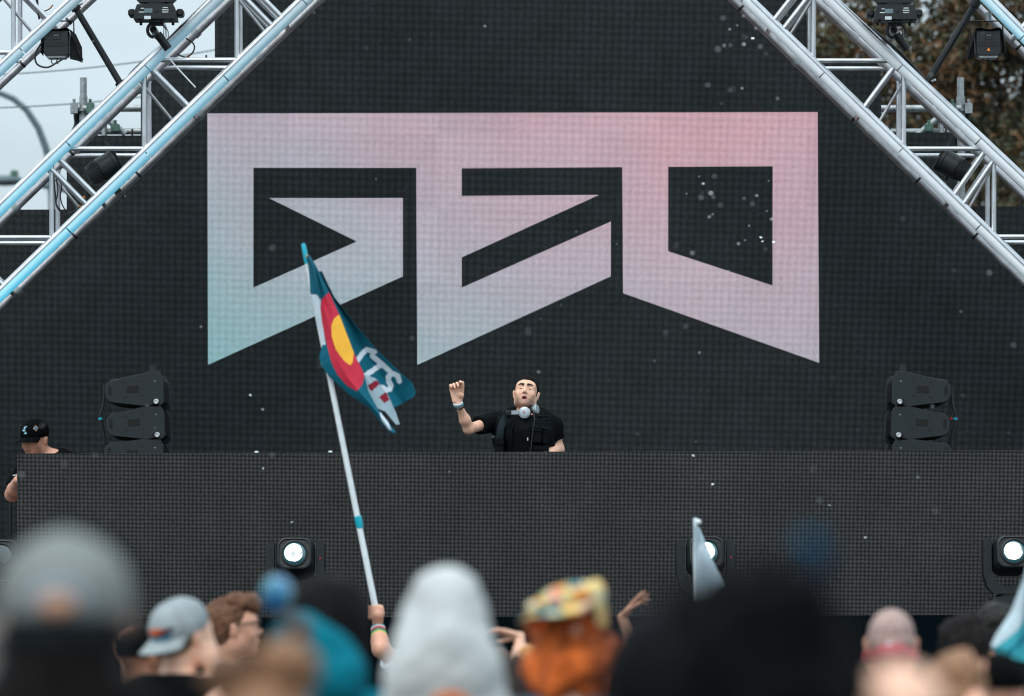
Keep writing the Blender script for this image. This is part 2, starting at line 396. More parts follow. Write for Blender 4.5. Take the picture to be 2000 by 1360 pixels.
# ================================================================== LED wall with the emblem
LOGO = [(405, 222), (1597, 219), (1600, 709), (1217, 573), (1215, 327), (902, 329), (902, 383), (1170, 381), (902, 503), (902, 562), (1193, 433), (1193, 540),
        (815, 713), (813, 328), (495, 328), (495, 562), (697, 472), (525, 387), (787, 387), (787, 540), (406, 713)]
HOLE = [(1305, 326), (1509, 325), (1509, 558), (1305, 491)]
to_wall = lambda q: (P(q[0], q[1], WALL_Y).x, P(q[0], q[1], WALL_Y).z)
LW, HW = [to_wall(q) for q in LOGO], [to_wall(q) for q in HOLE]
wall = empty('led_wall', (0, WALL_Y + .3, DECK_Z)); tag(wall, 'stepped LED video wall showing a pink and pale blue angular emblem', 'LED screen')
X0 = P(130, 600, WALL_Y).x; Z0 = P(1001, 118, WALL_Y).z - .0
PS = .5; GAP = 0.
def led_panel(x, z, y, parent, mats, split=None, zbot=0):
    bm = bmesh.new(); w = PS - 2 * GAP
    vs_ = [bm.verts.new(c) for c in ((GAP, 0, GAP), (w + GAP, 0, GAP), (w + GAP, 0, w + GAP), (GAP, 0, w + GAP))]
    bm.faces.new(vs_)
    if split:
        for poly in split:
            for i in range(len(poly)):
                (ax, az), (bx, bz) = poly[i], poly[(i + 1) % len(poly)]
                if max(ax, bx) < x or min(ax, bx) > x + PS or max(az, bz) < z or min(az, bz) > z + PS: continue
                nrm = Vector((-(bz - az), 0, bx - ax)).normalized()
                bmesh.ops.bisect_plane(bm, geom=bm.verts[:] + bm.edges[:] + bm.faces[:], plane_co=(ax - x, 0, az - z), plane_no=nrm, dist=1e-6)
        for f in bm.faces:
            c = f.calc_center_median()
            f.material_index = 2 if (inpoly(c.x + x, c.z + z, split[0]) and not inpoly(c.x + x, c.z + z, split[1])) else 0
    # casing behind the face
    q = [[bm.verts.new((px, py, pz)) for px, pz in ((GAP, GAP), (w + GAP, GAP), (w + GAP, w + GAP), (GAP, w + GAP))] for py in (.0012, .075)]
    for i in range(4):
        f = bm.faces.new((q[0][(i + 1) % 4], q[0][i], q[1][i], q[1][(i + 1) % 4])); f.material_index = 1
    f = bm.faces.new(q[1][::-1]); f.material_index = 1
    m_ = bpy.data.meshes.new('led_panel'); bm.to_mesh(m_); bm.free()
    for m in mats: m_.materials.append(m)
    return m_
def put_panel(m_, x, z, y, parent):
    o = bpy.data.objects.new('led_panel', m_); col.objects.link(o); o.location = (x, y, z)
    o.parent = parent; o.matrix_parent_inverse = parent.matrix_world.inverted()
plain = led_panel(-99, -99, 0, None, [M['led'], M['casing']])
TOPS = {-4: 5, -3: 4, -2: 3, -1: 2, 0: 1, 1: 0, 2: -1, 3: -2, 4: -3, 5: -3, 6: -3, 7: -3, 8: -2, 9: -1, 10: 0, 11: 1, 12: 2, 13: 3, 14: 4, 15: 5}
lx0, lx1 = min(p[0] for p in LW), max(p[0] for p in LW); lz0, lz1 = min(p[1] for p in LW), max(p[1] for p in LW)
for i, top in TOPS.items():
    for j in range(top, 7):
        x, z = X0 + i * PS, Z0 - (j + 1) * PS
        hit = not (x + PS < lx0 or x > lx1 or z + PS < lz0 or z > lz1)
        put_panel(led_panel(x, z, WALL_Y, wall, [M['led'], M['casing'], M['led_lit']], [LW, HW]) if hit else plain, x, z, WALL_Y, wall)
    x = X0 + i * PS; zt = Z0 - top * PS
    for dx in (.06, .44): MB().box((x + dx, WALL_Y + .045, zt + .022), (.012, .02, .05)).build('locating_pin', M['casing'], wall)
zb = Z0 - 7 * PS
MB().box((X0 + 6 * PS, WALL_Y + .05, (zb + DECK_Z) / 2), (20 * PS, .09, zb - DECK_Z - .004)).build('base_frame', M['casing'], wall)
for i in range(-3, 16, 3):
    top = TOPS.get(i, 3); zt = Z0 - max(top, TOPS.get(i - 1, 9)) * PS
    MB().tube([(X0 + i * PS, WALL_Y + .14, DECK_Z), (X0 + i * PS, WALL_Y + .14, zt - .05)], .024, 10).build('upright', M['galv'], wall)

# ================================================================== booth front
booth = empty('dj_booth', (0, BOOTH_Y + .4, DECK_Z)); tag(booth, 'long DJ booth with a dark LED panel front on the stage', 'DJ booth')
bx0 = P(33, 1000, BOOTH_Y).x; bz1 = P(1001, 882.5, BOOTH_Y).z
m_booth = led_panel(-99, -99, 0, None, [M['led_booth'], M['casing']])
for i in range(14):
    for j in range(2): put_panel(m_booth, bx0 + i * PS, bz1 - (j + 1) * PS, BOOTH_Y, booth)
MB().box((bx0 + 3.5, BOOTH_Y + .5, bz1 - .08), (6.96, .8, .05)).build('table_top', M['casing'], booth)
for x in (.3, 2.5, 4.7, 6.7):
    for y in (.2, .8): MB().box((bx0 + x, BOOTH_Y + y, (bz1 - .105 + DECK_Z) / 2), (.06, .06, bz1 - .106 - DECK_Z)).build('leg', M['casing'], booth)

for px, lab in ((502, 'beside the speaker stack'), (646, 'close to the flag pole')):
    c = P(px, 900, BOOTH_Y + .25); zt0 = bz1 - .055; t = empty('media_player', (c.x, BOOTH_Y + .3, zt0)); tag(t, f'slim black media player with a white knob on the booth {lab}', 'media player')
    MB().prism(rrect(.32, .055, .008, 2, 0, .0275), -.15, .2, .004, (c.x, BOOTH_Y + .3, zt0)).build('housing', M['black_deep'], t)
    MB().lathe([(.1, 0), (.1, .006), (.09, .008), (0, .008)], (c.x, BOOTH_Y + .33, zt0 + .055), (0, 0, 1), 24).build('jog_wheel', M['black'], t)
    MB().lathe([(.012, 0), (.012, .012), (.009, .016), (0, .016)], (c.x, BOOTH_Y + .18, zt0 + .055), (0, 0, 1), 12).build('knob', M['white_plastic'], t)

# ================================================================== trusses
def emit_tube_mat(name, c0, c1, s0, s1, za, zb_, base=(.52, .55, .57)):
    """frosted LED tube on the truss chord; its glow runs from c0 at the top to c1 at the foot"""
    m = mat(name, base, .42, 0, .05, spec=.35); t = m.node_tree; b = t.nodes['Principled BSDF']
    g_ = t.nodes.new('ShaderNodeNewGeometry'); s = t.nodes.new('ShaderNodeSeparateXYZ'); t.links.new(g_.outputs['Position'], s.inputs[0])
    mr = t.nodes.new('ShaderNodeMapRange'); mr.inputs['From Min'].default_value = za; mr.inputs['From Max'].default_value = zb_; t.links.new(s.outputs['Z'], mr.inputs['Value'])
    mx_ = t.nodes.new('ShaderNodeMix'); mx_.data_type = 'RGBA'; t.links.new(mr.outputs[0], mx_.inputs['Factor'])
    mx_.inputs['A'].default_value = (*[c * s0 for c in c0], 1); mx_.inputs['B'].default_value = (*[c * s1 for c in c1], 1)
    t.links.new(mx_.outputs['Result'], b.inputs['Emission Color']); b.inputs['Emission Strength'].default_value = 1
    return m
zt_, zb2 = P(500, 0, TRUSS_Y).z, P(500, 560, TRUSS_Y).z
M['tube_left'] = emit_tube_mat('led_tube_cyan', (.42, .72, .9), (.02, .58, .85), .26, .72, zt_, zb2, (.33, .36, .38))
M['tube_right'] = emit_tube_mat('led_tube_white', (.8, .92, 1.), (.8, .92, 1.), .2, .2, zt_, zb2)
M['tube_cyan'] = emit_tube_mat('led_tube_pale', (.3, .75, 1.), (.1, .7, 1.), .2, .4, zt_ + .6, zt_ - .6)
TD = .5
def line(p, q):
    s = (q[1] - p[1]) / (q[0] - p[0]); return lambda x=None, y=None: (x, p[1] + (x - p[0]) * s) if x is not None else (p[0] + (y - p[1]) / s, y)
def truss(label, A_, B_, side, xv, yh, sa, sb, step, krange, ends, tube_m, Yf=TRUSS_Y, two_led=True):
    """box truss standing in the picture plane: chords on lines A (inner) and B (outer)"""
    xa, xb = ends
    t = empty('truss', P(*A_(x=xa), Yf) ); tag(t, label, 'truss')
    back = Vector((0, TD, 0))
    nv = Vector((-side * .70, 0, .71))                    # outward normal of the slope in the picture plane
    for ln in (A_, B_):
        p, q = P(*ln(x=xa), Yf), P(*ln(x=xb), Yf)
        off = nv * .022
        MB().tube([p + off, q + off], .0255, 18).build('chord', M['alu'], t)
        offb = nv * -.004; MB().tube([p + back + offb, q + back + offb], .0255, 18).build('chord', M['alu_worn'], t)
        # LED tube sections clipped to the front of the chord
        n = 10
        for i in range(n):
            a = p + (q - p) * (i / n) + (q - p).normalized() * .004; c = p + (q - p) * ((i + 1) / n) - (q - p).normalized() * .004
            o = nv * -.014 + Vector((0, -.03, 0))
            MB().tube([a + o, c + o], .0255, 18).build('led_tube', tube_m, t)
        # clamps and tape round the rear chord
        for i in range(n + 3):
            f = (i + .37 + .3 * random.random()) / (n + 3); c = p + (q - p) * f + back + offb; d = (q - p).normalized() * random.choice((.008, .008, .02))
            MB().tube([c - d, c + d], .0275 + .004 * (d.length > .01), 14).build('clamp', M['black_deep'] if d.length < .01 else M['galv'], t)
    def brace(a, b_, r=.0155, faces=(0, 1), m='alu'):
        for f in faces:
            p, q = P(*a, Yf) + back * f, P(*b_, Yf) + back * f
            MB().tube([p, q], r, 12).build('brace', M[m], t)
            for e, d in ((p, q - p), (q, p - q)):
                d = d.normalized(); MB().tube([e + d * .022, e + d * .036], r + .0035, 12).build('weld_collar', M[m], t)
    for k in krange:
        sx, sy = step[0] * k, step[1] * k
        brace((xv + sx, B_(x=xv + sx)[1]), (xv + sx, A_(x=xv + sx)[1]))
        brace((B_(y=yh + sy)[0], yh + sy), (A_(y=yh + sy)[0], yh + sy))
        brace(B_(x=sb + sx), A_(x=sa + sx), .019)
        # cross ties front to back and the inner diagonals
        for ln, x in ((A_, sa + sx), (B_, sb + sx)):
            p = P(*ln(x=x), Yf); MB().tube([p, p + back], .0155, 12).build('brace', M['alu'], t)
        p, q = P(*B_(x=sb + sx), Yf), P(*A_(x=sa + sx), Yf) + back
        p2 = P(*B_(x=sb + sx - side * 22), Yf) + back * .5; q2 = P(*A_(x=sa + sx - side * 30), Yf) + back * .5
        if k % 2: brace(B_(x=sb + sx - side * 18), A_(x=sa + sx - side * 18), .019)
        MB().tube([p2, q2], .0105, 10).build('brace', M['alu_worn'], t)
    return t
AL, BL = line((598, 0), (0, 577)), line((423, 0), (0, 410))
AR, BR = line((1457, 0), (2000, 528)), line((1620, 0), (2000, 357))
truss('silver box truss with cyan glowing tubes sloping over the cap wearer beside the pale sky', AL, BL, 1, 282, 291, 375, 290, (-181, 173.5), range(-3, 5), (900, -640), M['tube_left'])
truss('silver box truss with white tubes sloping in front of the brown tree', AR, BR, -1, 1765, 291, 1682, 1752, (176, 172), range(-3, 5), (1150, 2680), M['tube_right'])
CL, DL = line((147, 0), (0, 137)), line((-40, 0), (-187, 137))
CR, DR = line((1928, 0), (2000, 73)), line((2115, 0), (2187, 73))
truss('silver box truss with pale blue tubes beyond the hooded floodlight near the power lines', CL, DL, 1, 26, 103, 100, 10, (-181, 173.5), range(-3, 4), (640, -560), M['tube_left'], TRUSS_Y - .1)
truss('silver box truss with a blue edged tube above the floodlight with an orange triangle', CR, DR, -1, 2060, 133, 1990, 2075, (176, 172), range(-4, 4), (1440, 2560), M['tube_cyan'], TRUSS_Y - .1)

# black spreader pipes between the trusses
def pipe(label, a, b_, r=.0215, m='black', Y=TRUSS_Y + .1):
    t = empty('spreader_pipe', P(*b_, Y)); tag(t, label, 'pipe')
    p, q = P(*a, Y), P(*b_, Y); MB().tube([p, q], r, 16).build('tube', M[m], t)
    for e, d in ((p, q - p), (q, p - q)):
        d = d.normalized(); MB().tube([e - d * .01, e + d * .045], r + .012, 14).build('clamp', M['black_deep'], t)
        MB().tube([e + d * .02 + Vector((.03, -.02, .01)), e + d * .02 + Vector((.055, -.03, .02))], .008, 8).build('wing_bolt', M['steel'], t)
pipe('black spreader pipe beside the hooded floodlight against the pale sky', (143, 8), (240, 172))
pipe('black spreader pipe beside the floodlight with an orange triangle', (1908, 2), (1807, 168))

# ================================================================== scaffold behind the wall
def scaffold(label, s, x, xi):
    Y = WALL_Y + .55
    t = empty('scaffold', (P(x, 300, Y).x, Y, 0)); tag(t, label, 'scaffold')
    q = P(x, 152, Y); MB().tube([(q.x, Y, 0), q], .024, 14).build('standard', M['galv'], t)
    MB().tube([(q.x, Y, q.z - .6), (q.x, Y, q.z - .13)], .0285, 14).build('sleeve', M['galv'], t)
    z1, z2 = P(x, 213, Y).z, P(x, 258, Y).z; xe = P(xi, 213, Y).x
    MB().tube([(q.x, Y - .03, z1), (xe, Y - .03, z1)], .025, 14).build('ledger', M['galv'], t)
    MB().tube([(q.x, Y - .03, z2), (xe, Y - .03, z2)], .022, 14).build('ledger', M['galv'], t)
    a, c = P(x + s * 40, 228, Y - .08), P(x + s * 82, 262, Y - .08); d = (c - a).normalized()
    if s < 0: a, c = P(x - 38, 226, Y - .08), P(x - 84, 264, Y - .08)
    MB().tube([a, c], .022, 12).build('diagonal', M['galv'], t)
    MB().tube([(a.x, Y - .06, z2 - .3), (a.x, Y - .06, z1 + .02)], .02, 12).build('short_standard', M['galv'], t)
    for dx in (-.06, .05):
        cpl = MB().box((q.x + dx, Y - .03, z1), (.05, .07, .07)).tube([(q.x + dx, Y - .05, z1 + .02), (q.x + dx, Y - .05, z1 + .062)], .009, 8).box((q.x + dx, Y - .05, z1 + .055), (.02, .02, .016))
        cpl.build('coupler', M['coupler'] if (dx > 0) == (s > 0) else M['galv'], t)
    MB().lathe([(.024, -.012), (.05, -.008), (.05, .008), (.024, .012)], (q.x, Y, z1 - .01), (0, 0, 1), 12).build('rosette', M['galv'], t)
    cp = P(x + s * 62, 250, Y - .1); MB().box(cp, (.06, .06, .045)).tube([cp, cp + Vector((0, 0, .05))], .009, 8).box(cp + Vector((0, 0, .045)), (.02, .02, .016)).build('coupler', M['coupler'], t)
    # black cloth tied to the post
    sx = -s
    solid('cover_cloth', [cap(P(x + sx * 9, 222, Y + .05), P(x + sx * 11, 300, Y + .05), .03, .045), cap(P(x + s * 12, 226, Y + .06), P(x + s * 20, 300, Y + .06), .03, .05)], .008, M['cloth_black'], t, noise=(.006, 6, 2, 3))
scaffold('grey scaffold post with green coupler behind the cyan lit truss', 1, 163, 300)
scaffold('grey scaffold post in front of the brown tree', -1, 1876, 1700)

# ================================================================== stage lights
def lens_mat(name, col_, s, spot=.8):
    m = mat(name, (.1, .16, .18), .08, 0, .1, 200, spec=.8, coat=.5); t = m.node_tree; b = t.nodes['Principled BSDF']
    c = t.nodes.new('ShaderNodeTexCoord'); v = t.nodes.new('ShaderNodeTexVoronoi'); v.inputs['Scale'].default_value = 22; t.links.new(c.outputs['Object'], v.inputs['Vector'])
    r_ = t.nodes.new('ShaderNodeMapRange'); r_.inputs['From Max'].default_value = .9; r_.inputs['To Min'].default_value = s; r_.inputs['To Max'].default_value = s * .1; t.links.new(v.outputs['Distance'], r_.inputs['Value'])
    b.inputs['Emission Color'].default_value = (*col_, 1); t.links.new(r_.outputs[0], b.inputs['Emission Strength'])
    return m
M['lens_on'] = lens_mat('lamp_lens_lit', (.93, 1, 1), 5)
M['lens_warm'] = lens_mat('lamp_lens_lit_warm', (1, .98, .92), 5)
M['lens_edge'] = mat('lens_glass', sr(40, 95, 105), .06, 0, .3, 60, spec=.9, coat=1)
M['lens_off'] = mat('lens_glass_off', sr(32, 44, 46), .05, 0, .3, 40, spec=1, coat=1)
def moving_head(label, base, tilt, lens, yaw=0., group=None, s=1.0, clamp_=False, wide=1.0):
    base = Vector(base); t = empty('moving_head_light', base); tag(t, label, 'stage light', group)
    Z3 = Matrix.Rotation(yaw, 3, 'Z')
    def W(p): return base + Z3 @ (Vector(p) * s)
    mk = lambda poly, y0, y1, bev, rot=None, loc=(0, 0, 0): MB().prism([(a * s, c * s) for a, c in poly], y0 * s, y1 * s, bev * s, base + Z3 @ (Vector(loc) * s), Z3 @ rot if rot else Z3)
    bw = .145 * wide
    mk([(-bw, 0), (bw, 0), (bw * .96, .055), (bw * .84, .1), (-bw * .84, .1), (-bw * .96, .055)], -.13, .13, .006).build('base', M['black'], t)
    if wide > 1.:      # base with display, print and carry handles
        mk(rrect(.055, .03, .003, 2, -.045, .055), -.1325, -.1305, .0005).build('display', M['grey_print'], t)
        for cx, cz, w_ in ((.07, .075, .035), (.07, .06, .045), (.07, .045, .04), (-.09, .045, .035), (-.085, .07, .02)):
            mk(rrect(w_, .006, .001, 1, cx, cz), -.1325, -.1305, .0004).build('print', M['white_print'], t)
        MB().lathe([(.0, -.001), (.011 * s, -.001), (.011 * s, .003), (.0, .004)], W((.012, -.131, .055)), Z3 @ Vector((0, -1, 0)), 14).build('jog_wheel', M['black_deep'], t)
        for sx in (-1, 1): mk(rrect(.05, .05, .018, 4, sx * (bw + .018), .052), -.05, .09, .01).build('carry_handle', M['black_deep'], t)
        mk(rrect(.045, .022, .002, 1, -.05, .008), -.1325, -.1305, .0004).build('sticker', M['white_print'], t)
    for sx in (-1, 1):
        for sy in (-.09, .09): MB().tube([W((sx * bw * .75, sy, -.012 if not clamp_ else -.02)), W((sx * bw * .75, sy, .01))], .01 * s, 8).build('foot', M['black_deep'], t)
    MB().lathe([(.09 * s, .0), (.09 * s, .012 * s), (.07 * s, .02 * s)], W((0, 0, .1)), (0, 0, 1), 20).build('pan_disc', M['black_deep'], t)
    U = [(-.169, .44), (-.174, .42), (-.174, .24), (-.150, .16), (-.112, .121), (.112, .121), (.150, .16), (.174, .24), (.174, .42), (.169, .44), (.135, .455), (.126, .44), (.126, .25), (.10, .195), (.06, .168), (-.06, .168), (-.10, .195), (-.126, .25), (-.126, .44), (-.135, .455)]
    yk = MB()                                           # U yoke: quad strip extruded
    n2 = len(U) // 2
    outer, inner = U[:n2], U[n2:][::-1]
    for y_ in (-.055, .055):
        bi = len(yk.v)
        for a_, b_ in zip(outer, inner): yk.v.append(tuple(W((a_[0], y_, a_[1])))); yk.v.append(tuple(W((b_[0], y_, b_[1]))))
        for i in range(n2 - 1):
            q = (bi + 2 * i, bi + 2 * i + 1, bi + 2 * i + 3, bi + 2 * i + 2); yk.face(q if y_ > 0 else q[::-1])
    nn = 2 * n2
    for i in range(n2 - 1):
        for e, fl in ((0, 0), (1, 1)):
            q = (2 * i + e, 2 * i + 2 + e, nn + 2 * i + 2 + e, nn + 2 * i + e); yk.face(q if not fl else q[::-1])
    yk.face((0, 1, nn + 1, nn)); yk.face((2 * n2 - 2, nn + 2 * n2 - 2, nn + 2 * n2 - 1, 2 * n2 - 1))
    yoke = yk.build('yoke', M['black'], t, smooth=30)
    for sx, z in ((-1, .4), (-1, .27), (1, .4), (1, .27), (-1, .17), (1, .17)):
        x = sx * (.15 if z > .2 else .11); MB().lathe([(0, .0), (.006 * s, .0), (.006 * s, .003 * s), (0, .003 * s)], W((x, -.0555, z)), Z3 @ Vector((0, -1, 0)), 8).build('screw', M['black_deep'], yoke)
    MB().lathe([(0, 0), (.006 * s, 0), (.005 * s, .006 * s), (0, .007 * s)], W((.15, -.0555, .345)), Z3 @ Vector((0, -1, 0)), 10).build('status_light', M['red_print'], yoke)
    # head, tilting about the yoke axle
    H3 = Z3 @ Matrix.Rotation(-tilt, 3, 'X'); hc = W((0, 0, .35))
    def hp(poly_w, poly_h, r_, y, n=6): return [hc + H3 @ Vector((a * s, y * s, c * s)) for a, c in rrect(poly_w, poly_h, r_, n)]
    hb = MB(); rs = [hp(*q) for q in ((.13, .13, .05, .17), (.205, .2, .06, .15), (.228, .215, .055, .05), (.228, .215, .055, -.06), (.205, .196, .055, -.115), (.2, .19, .052, -.128), (.186, .176, .048, -.131), (.180, .170, .046, -.120))]
    hb.rings(rs[::-1]); head = hb.build('head', M['black'], t, smooth=40)
    ax = H3 @ Vector((0, -1, 0)); fc = hc + H3 @ Vector((0, -.119 * s, 0))
    MB().lathe([(.082 * s, 0), (.082 * s, .006 * s), (.074 * s, .009 * s), (.070 * s, .004 * s), (.069 * s, .0)], fc, ax, 32).build('lens_ring', M['black_deep'], head)
    MB().lathe([(.068 * s, .001), (.060 * s, .006 * s), (.05 * s, .010 * s), (.0495 * s, .0)], fc, ax, 32).build('lens_rim', M['lens_edge'] if lens != 'lens_off' else M['lens_off'], head)
    MB().lathe([(.055 * s, .0005), (.055 * s, .0085 * s), (.03 * s, .013 * s), (0, .015 * s)], fc + H3 @ Vector((-.004 * s, 0, .003 * s)), ax, 32).build('lens', M[lens], head)
    for sx in (-1, 1):
        for sz in (-1, 1): MB().lathe([(0, 0), (.005 * s, 0), (.005 * s, .003 * s), (0, .004 * s)], fc + H3 @ Vector((sx * .066 * s, 0, sz * .062 * s)), ax, 8).build('screw', M['black_deep'], head)
    if clamp_:
        c = W((-.012, 0, -.07)); MB().tube([c + Vector((0, -.12, 0)), c + Vector((0, .3, 0))], .0245 * s, 16, cap=False).tube([c + Vector((0, .3, 0)), c + Vector((0, -.12, 0))], .02 * s, 16, cap=False).build('mounting_pipe', M['galv'], t)
        hk = [c + Vector((math.cos(a) * .04, -.06, math.sin(a) * .045)) for a in [R(60 + 15 * i) for i in range(15)]]
        MB().tube(hk, .011, 8).build('hook_clamp', M['black_deep'], t)
        MB().box(W((0, 0, -.022)), (.09, .06, .02)).build('bracket', M['black_deep'], t)
        MB().tube([c + Vector((.02, -.02, -.02)), c + Vector((.09, .0, -.115))], .028, 12).build('swivel_clamp', M['black_deep'], t)
        for i in range(4): MB().tube([W((.03 + .008 * i, -.03, -.01)), W((.055 + .01 * i, -.04, -.05 - .01 * i)), W((.05 + .012 * i, -.03, -.12))], .0025, 6).build('safety_wire', M['cable'], t)
    return t
FY = 34.12
fb = lambda px: (P(px, 1200, FY).x, FY, DECK_Z + .012)
moving_head('stage light with a dark unlit lens beside the grey cap on the booth side', fb(2), R(8), 'lens_off', R(4))
moving_head('lit moving head stage light just above the blue ball and black beanie', fb(578), R(12), 'lens_on', R(-2))
moving_head('lit moving head stage light behind the small white flag', fb(1378), R(12), 'lens_on', R(2))
moving_head('lit moving head stage light beside the teal flag with white border', fb(1976), R(10), 'lens_warm', R(3))
LYY = TRUSS_Y - .12
moving_head('moving head light clamped above the cyan lit truss against the sky', P(305, 41, LYY), R(-8), 'lens_off', 0, s=.95, clamp_=True, wide=1.0001)
moving_head('moving head light clamped above the white tube truss against the tree', P(1747, 42, LYY), R(-8), 'lens_off', 0, s=.95, clamp_=True, wide=1.0001)

def cable(label, pts, Y=TRUSS_Y, r=.006, m='cable', n=28, name='cable', conn=()):
    P3 = [P(x, y, Y + (q[0] if q else 0)) for x, y, *q in pts]; out = []
    Q = [P3[0]] + P3 + [P3[-1]]
    for i in range(1, len(Q) - 2):
        for k in range(6):
            t = k / 6; a, b_, c, d = Q[i - 1], Q[i], Q[i + 1], Q[i + 2]
            out.append(.5 * ((2 * b_) + (c - a) * t + (2 * a - 5 * b_ + 4 * c - d) * t * t + (3 * b_ - 3 * c + d - a) * t ** 3))
    out.append(P3[-1]); o = MB().tube(out, r, 8).build(name, M[m]); tag(o, label, 'cable')
    for i, mm_ in conn: MB().tube([out[i], out[i + 1]], r * 1.7, 8).build('connector', M[mm_], o)
    return o

def floodlight(label, cx, cy, s, sticker):
    """hooded flood with a rain cover, hanging from the truss in its yoke; s = side the cover flares to"""
    Y = TRUSS_Y - .05; c = P(cx, cy, Y); t = empty('floodlight', c); tag(t, label, 'stage light')
    q = 1 / 305.
    B = lambda dx, dy, y=0: c + Vector((dx * q, y, -dy * q))
    body = [(-24 * q, 24 * q), (24 * q, 24 * q), (25 * q, -20 * q), (21 * q, -25 * q), (-21 * q, -25 * q), (-25 * q, -20 * q)]
    bd = MB().prism(body, -.07, .1, .006, c).build('housing', M['black'], t)
    MB().prism(rrect(40 * q, 10 * q, .002, 1, 0, -2 * q), -.0725, -.0702, .0003, c).build('vent', M['black_deep'], bd)
    for dx in (-6, 8): MB().box(B(dx, 2, -.0735), (.003, .002, .036), Matrix.Rotation(R(-30), 3, 'Y')).build('vent_rib', M['black'], bd)
    MB().prism(rrect(17 * q, 15 * q, .003, 2, 0, 14 * q), -.0735, -.0702, .0005, c).build('socket_plate', M['black'], bd)
    MB().prism(rrect(11 * q, 8 * q, .002, 2, 0, 16 * q), -.0745, -.0737, .0002, c).build('socket', M['black_deep'], bd)
    for dx in (-2, 3): MB().box(B(dx, -14.5, -.0752), (.004, .001, .006)).build('pin', M['steel'], bd)
    MB().prism([(-20 * q, -25 * q), (20 * q, -25 * q), (17 * q, -29 * q), (-17 * q, -29 * q)], -.06, .08, .003, c).build('lower_trim', M['galv'], bd)
    if sticker:
        MB().prism([(-3.6 * q, -16 * q), (3.6 * q, -16 * q), (0, -9.4 * q)], -.0722, -.0702, .0002, c).build('warning_triangle', M['orange_print'], bd)
    # rain cover: draped black sheet over the top and down both sides
    cv = MB(); prof = []
    for i in range(25):
        u = i / 24
        if u < .3: x, z = -26 - (.3 - u) / .3 * (4 if s > 0 else 14), 28 - (.3 - u) / .3 * (48 if s > 0 else 56)
        elif u > .7: x, z = 26 + (u - .7) / .3 * (24 if s > 0 else 9), 28 - (u - .7) / .3 * (58 if s > 0 else 52)
        else: x, z = -26 + 52 * (u - .3) / .4, 28 + 1.8 * math.sin((u - .3) / .4 * 9)
        prof.append((x, z))
    rg = []
    for yi in range(7):
        y = -.085 + .2 * yi / 6; rg.append([c + Vector((x * q * (1 + .02 * math.sin(yi * 2 + i)), y + .006 * math.sin(i * 1.3 + yi), z * q)) for i, (x, z) in enumerate(prof)])
    cv.rings(rg, closed=False, cap0=False, cap1=False); ob = cv.build('rain_cover', M['cloth_black'], t, smooth=60)
    md = ob.modifiers.new('thickness', 'SOLIDIFY'); md.thickness = .003
    k = 1 if s > 0 else -1
    fp = [(25, 27), (36, 18), (48, -8), (49, -38), (38, -34), (24, -31)] if s > 0 else [(-25, 27), (-31, 10), (-40, -14), (-38, -32), (-30, -30), (-24, -28)]
    MB().prism([(a * q, b_ * q) for a, b_ in fp], -.05, -.045, .001, c, Matrix.Rotation(R(12 * k), 3, 'Z')).build('cover_flap', M['cloth_black'], t)
    MB().tube([B(-30 * k, 18), B(-30 * k, -45), B(33 * k, -45), B(34 * k, 2)], .006, 8).build('yoke', M['black_deep'], t)
    MB().tube([B(2, -45), B(2, -62)], .02, 10).build('clamp', M['galv'], t)
    for dx in (-8, 2): MB().tube([B(dx, 27), B(dx - 3, 36), B(dx + 1, 40)], .004, 6).build('cord_end', M['cable'], t)
floodlight('hooded black floodlight hanging under the pale blue tube against the sky', 111, 86, 1, False)
floodlight('hooded black floodlight with an orange warning triangle by the tree', 1929, 86, -1, True)
cable('black cable looping under the hooded floodlight against the sky', [(88, 75), (70, 103), (72, 125), (92, 132), (112, 122), (122, 116)], TRUSS_Y - .12)

def par_can(label, cx, cy, s):
    Y = TRUSS_Y + .2; c = P(cx, cy, Y); t = empty('par_light', c); tag(t, label, 'stage light')
    ax = Vector((s * .70, .12, .42)).normalized()
    MB().lathe([(.03, -.13), (.062, -.12), (.07, -.05), (.078, -.045), (.078, .05), (.083, .055), (.083, .075), (.07, .075), (.068, .05)], c, ax, 24).build('can', M['black'], t)
    x, y, d = frame(ax)
    for i in range(24):
        a = 2 * math.pi * i / 24; v = x * math.cos(a) + y * math.sin(a)
        MB().tube([c + d * -.115 + v * .062, c + d * -.055 + v * .073], .0035, 5).build('cooling_fin', M['black_deep'], t)
    for sg in (-1, 1):
        MB().box(c + ax * .09 + y * sg * .075, (.10, .012, .14), Matrix((x, d, y)).transposed()).build('barn_door', M['black_deep'], t)
    MB().lathe([(.064, 0), (.05, .01), (0, .014)], c + ax * .055, ax, 20).build('lens', M['lens_off'], t)
    MB().tube([c + Vector((0, .09, 0)), c + Vector((s * .03, .09, -.1)), c + Vector((s * .06, 0.02, -.14))], .012, 8).build('yoke', M['black_deep'], t)
    MB().box(c + Vector((s * .07, .02, -.15)), (.05, .05, .05), Matrix.Rotation(R(45), 3, 'Y')).build('clamp', M['black_deep'], t)
par_can('small black par light inside the cyan lit truss', 206, 326, 1)
par_can('small black par light inside the white tube truss', 1858, 322, -1)

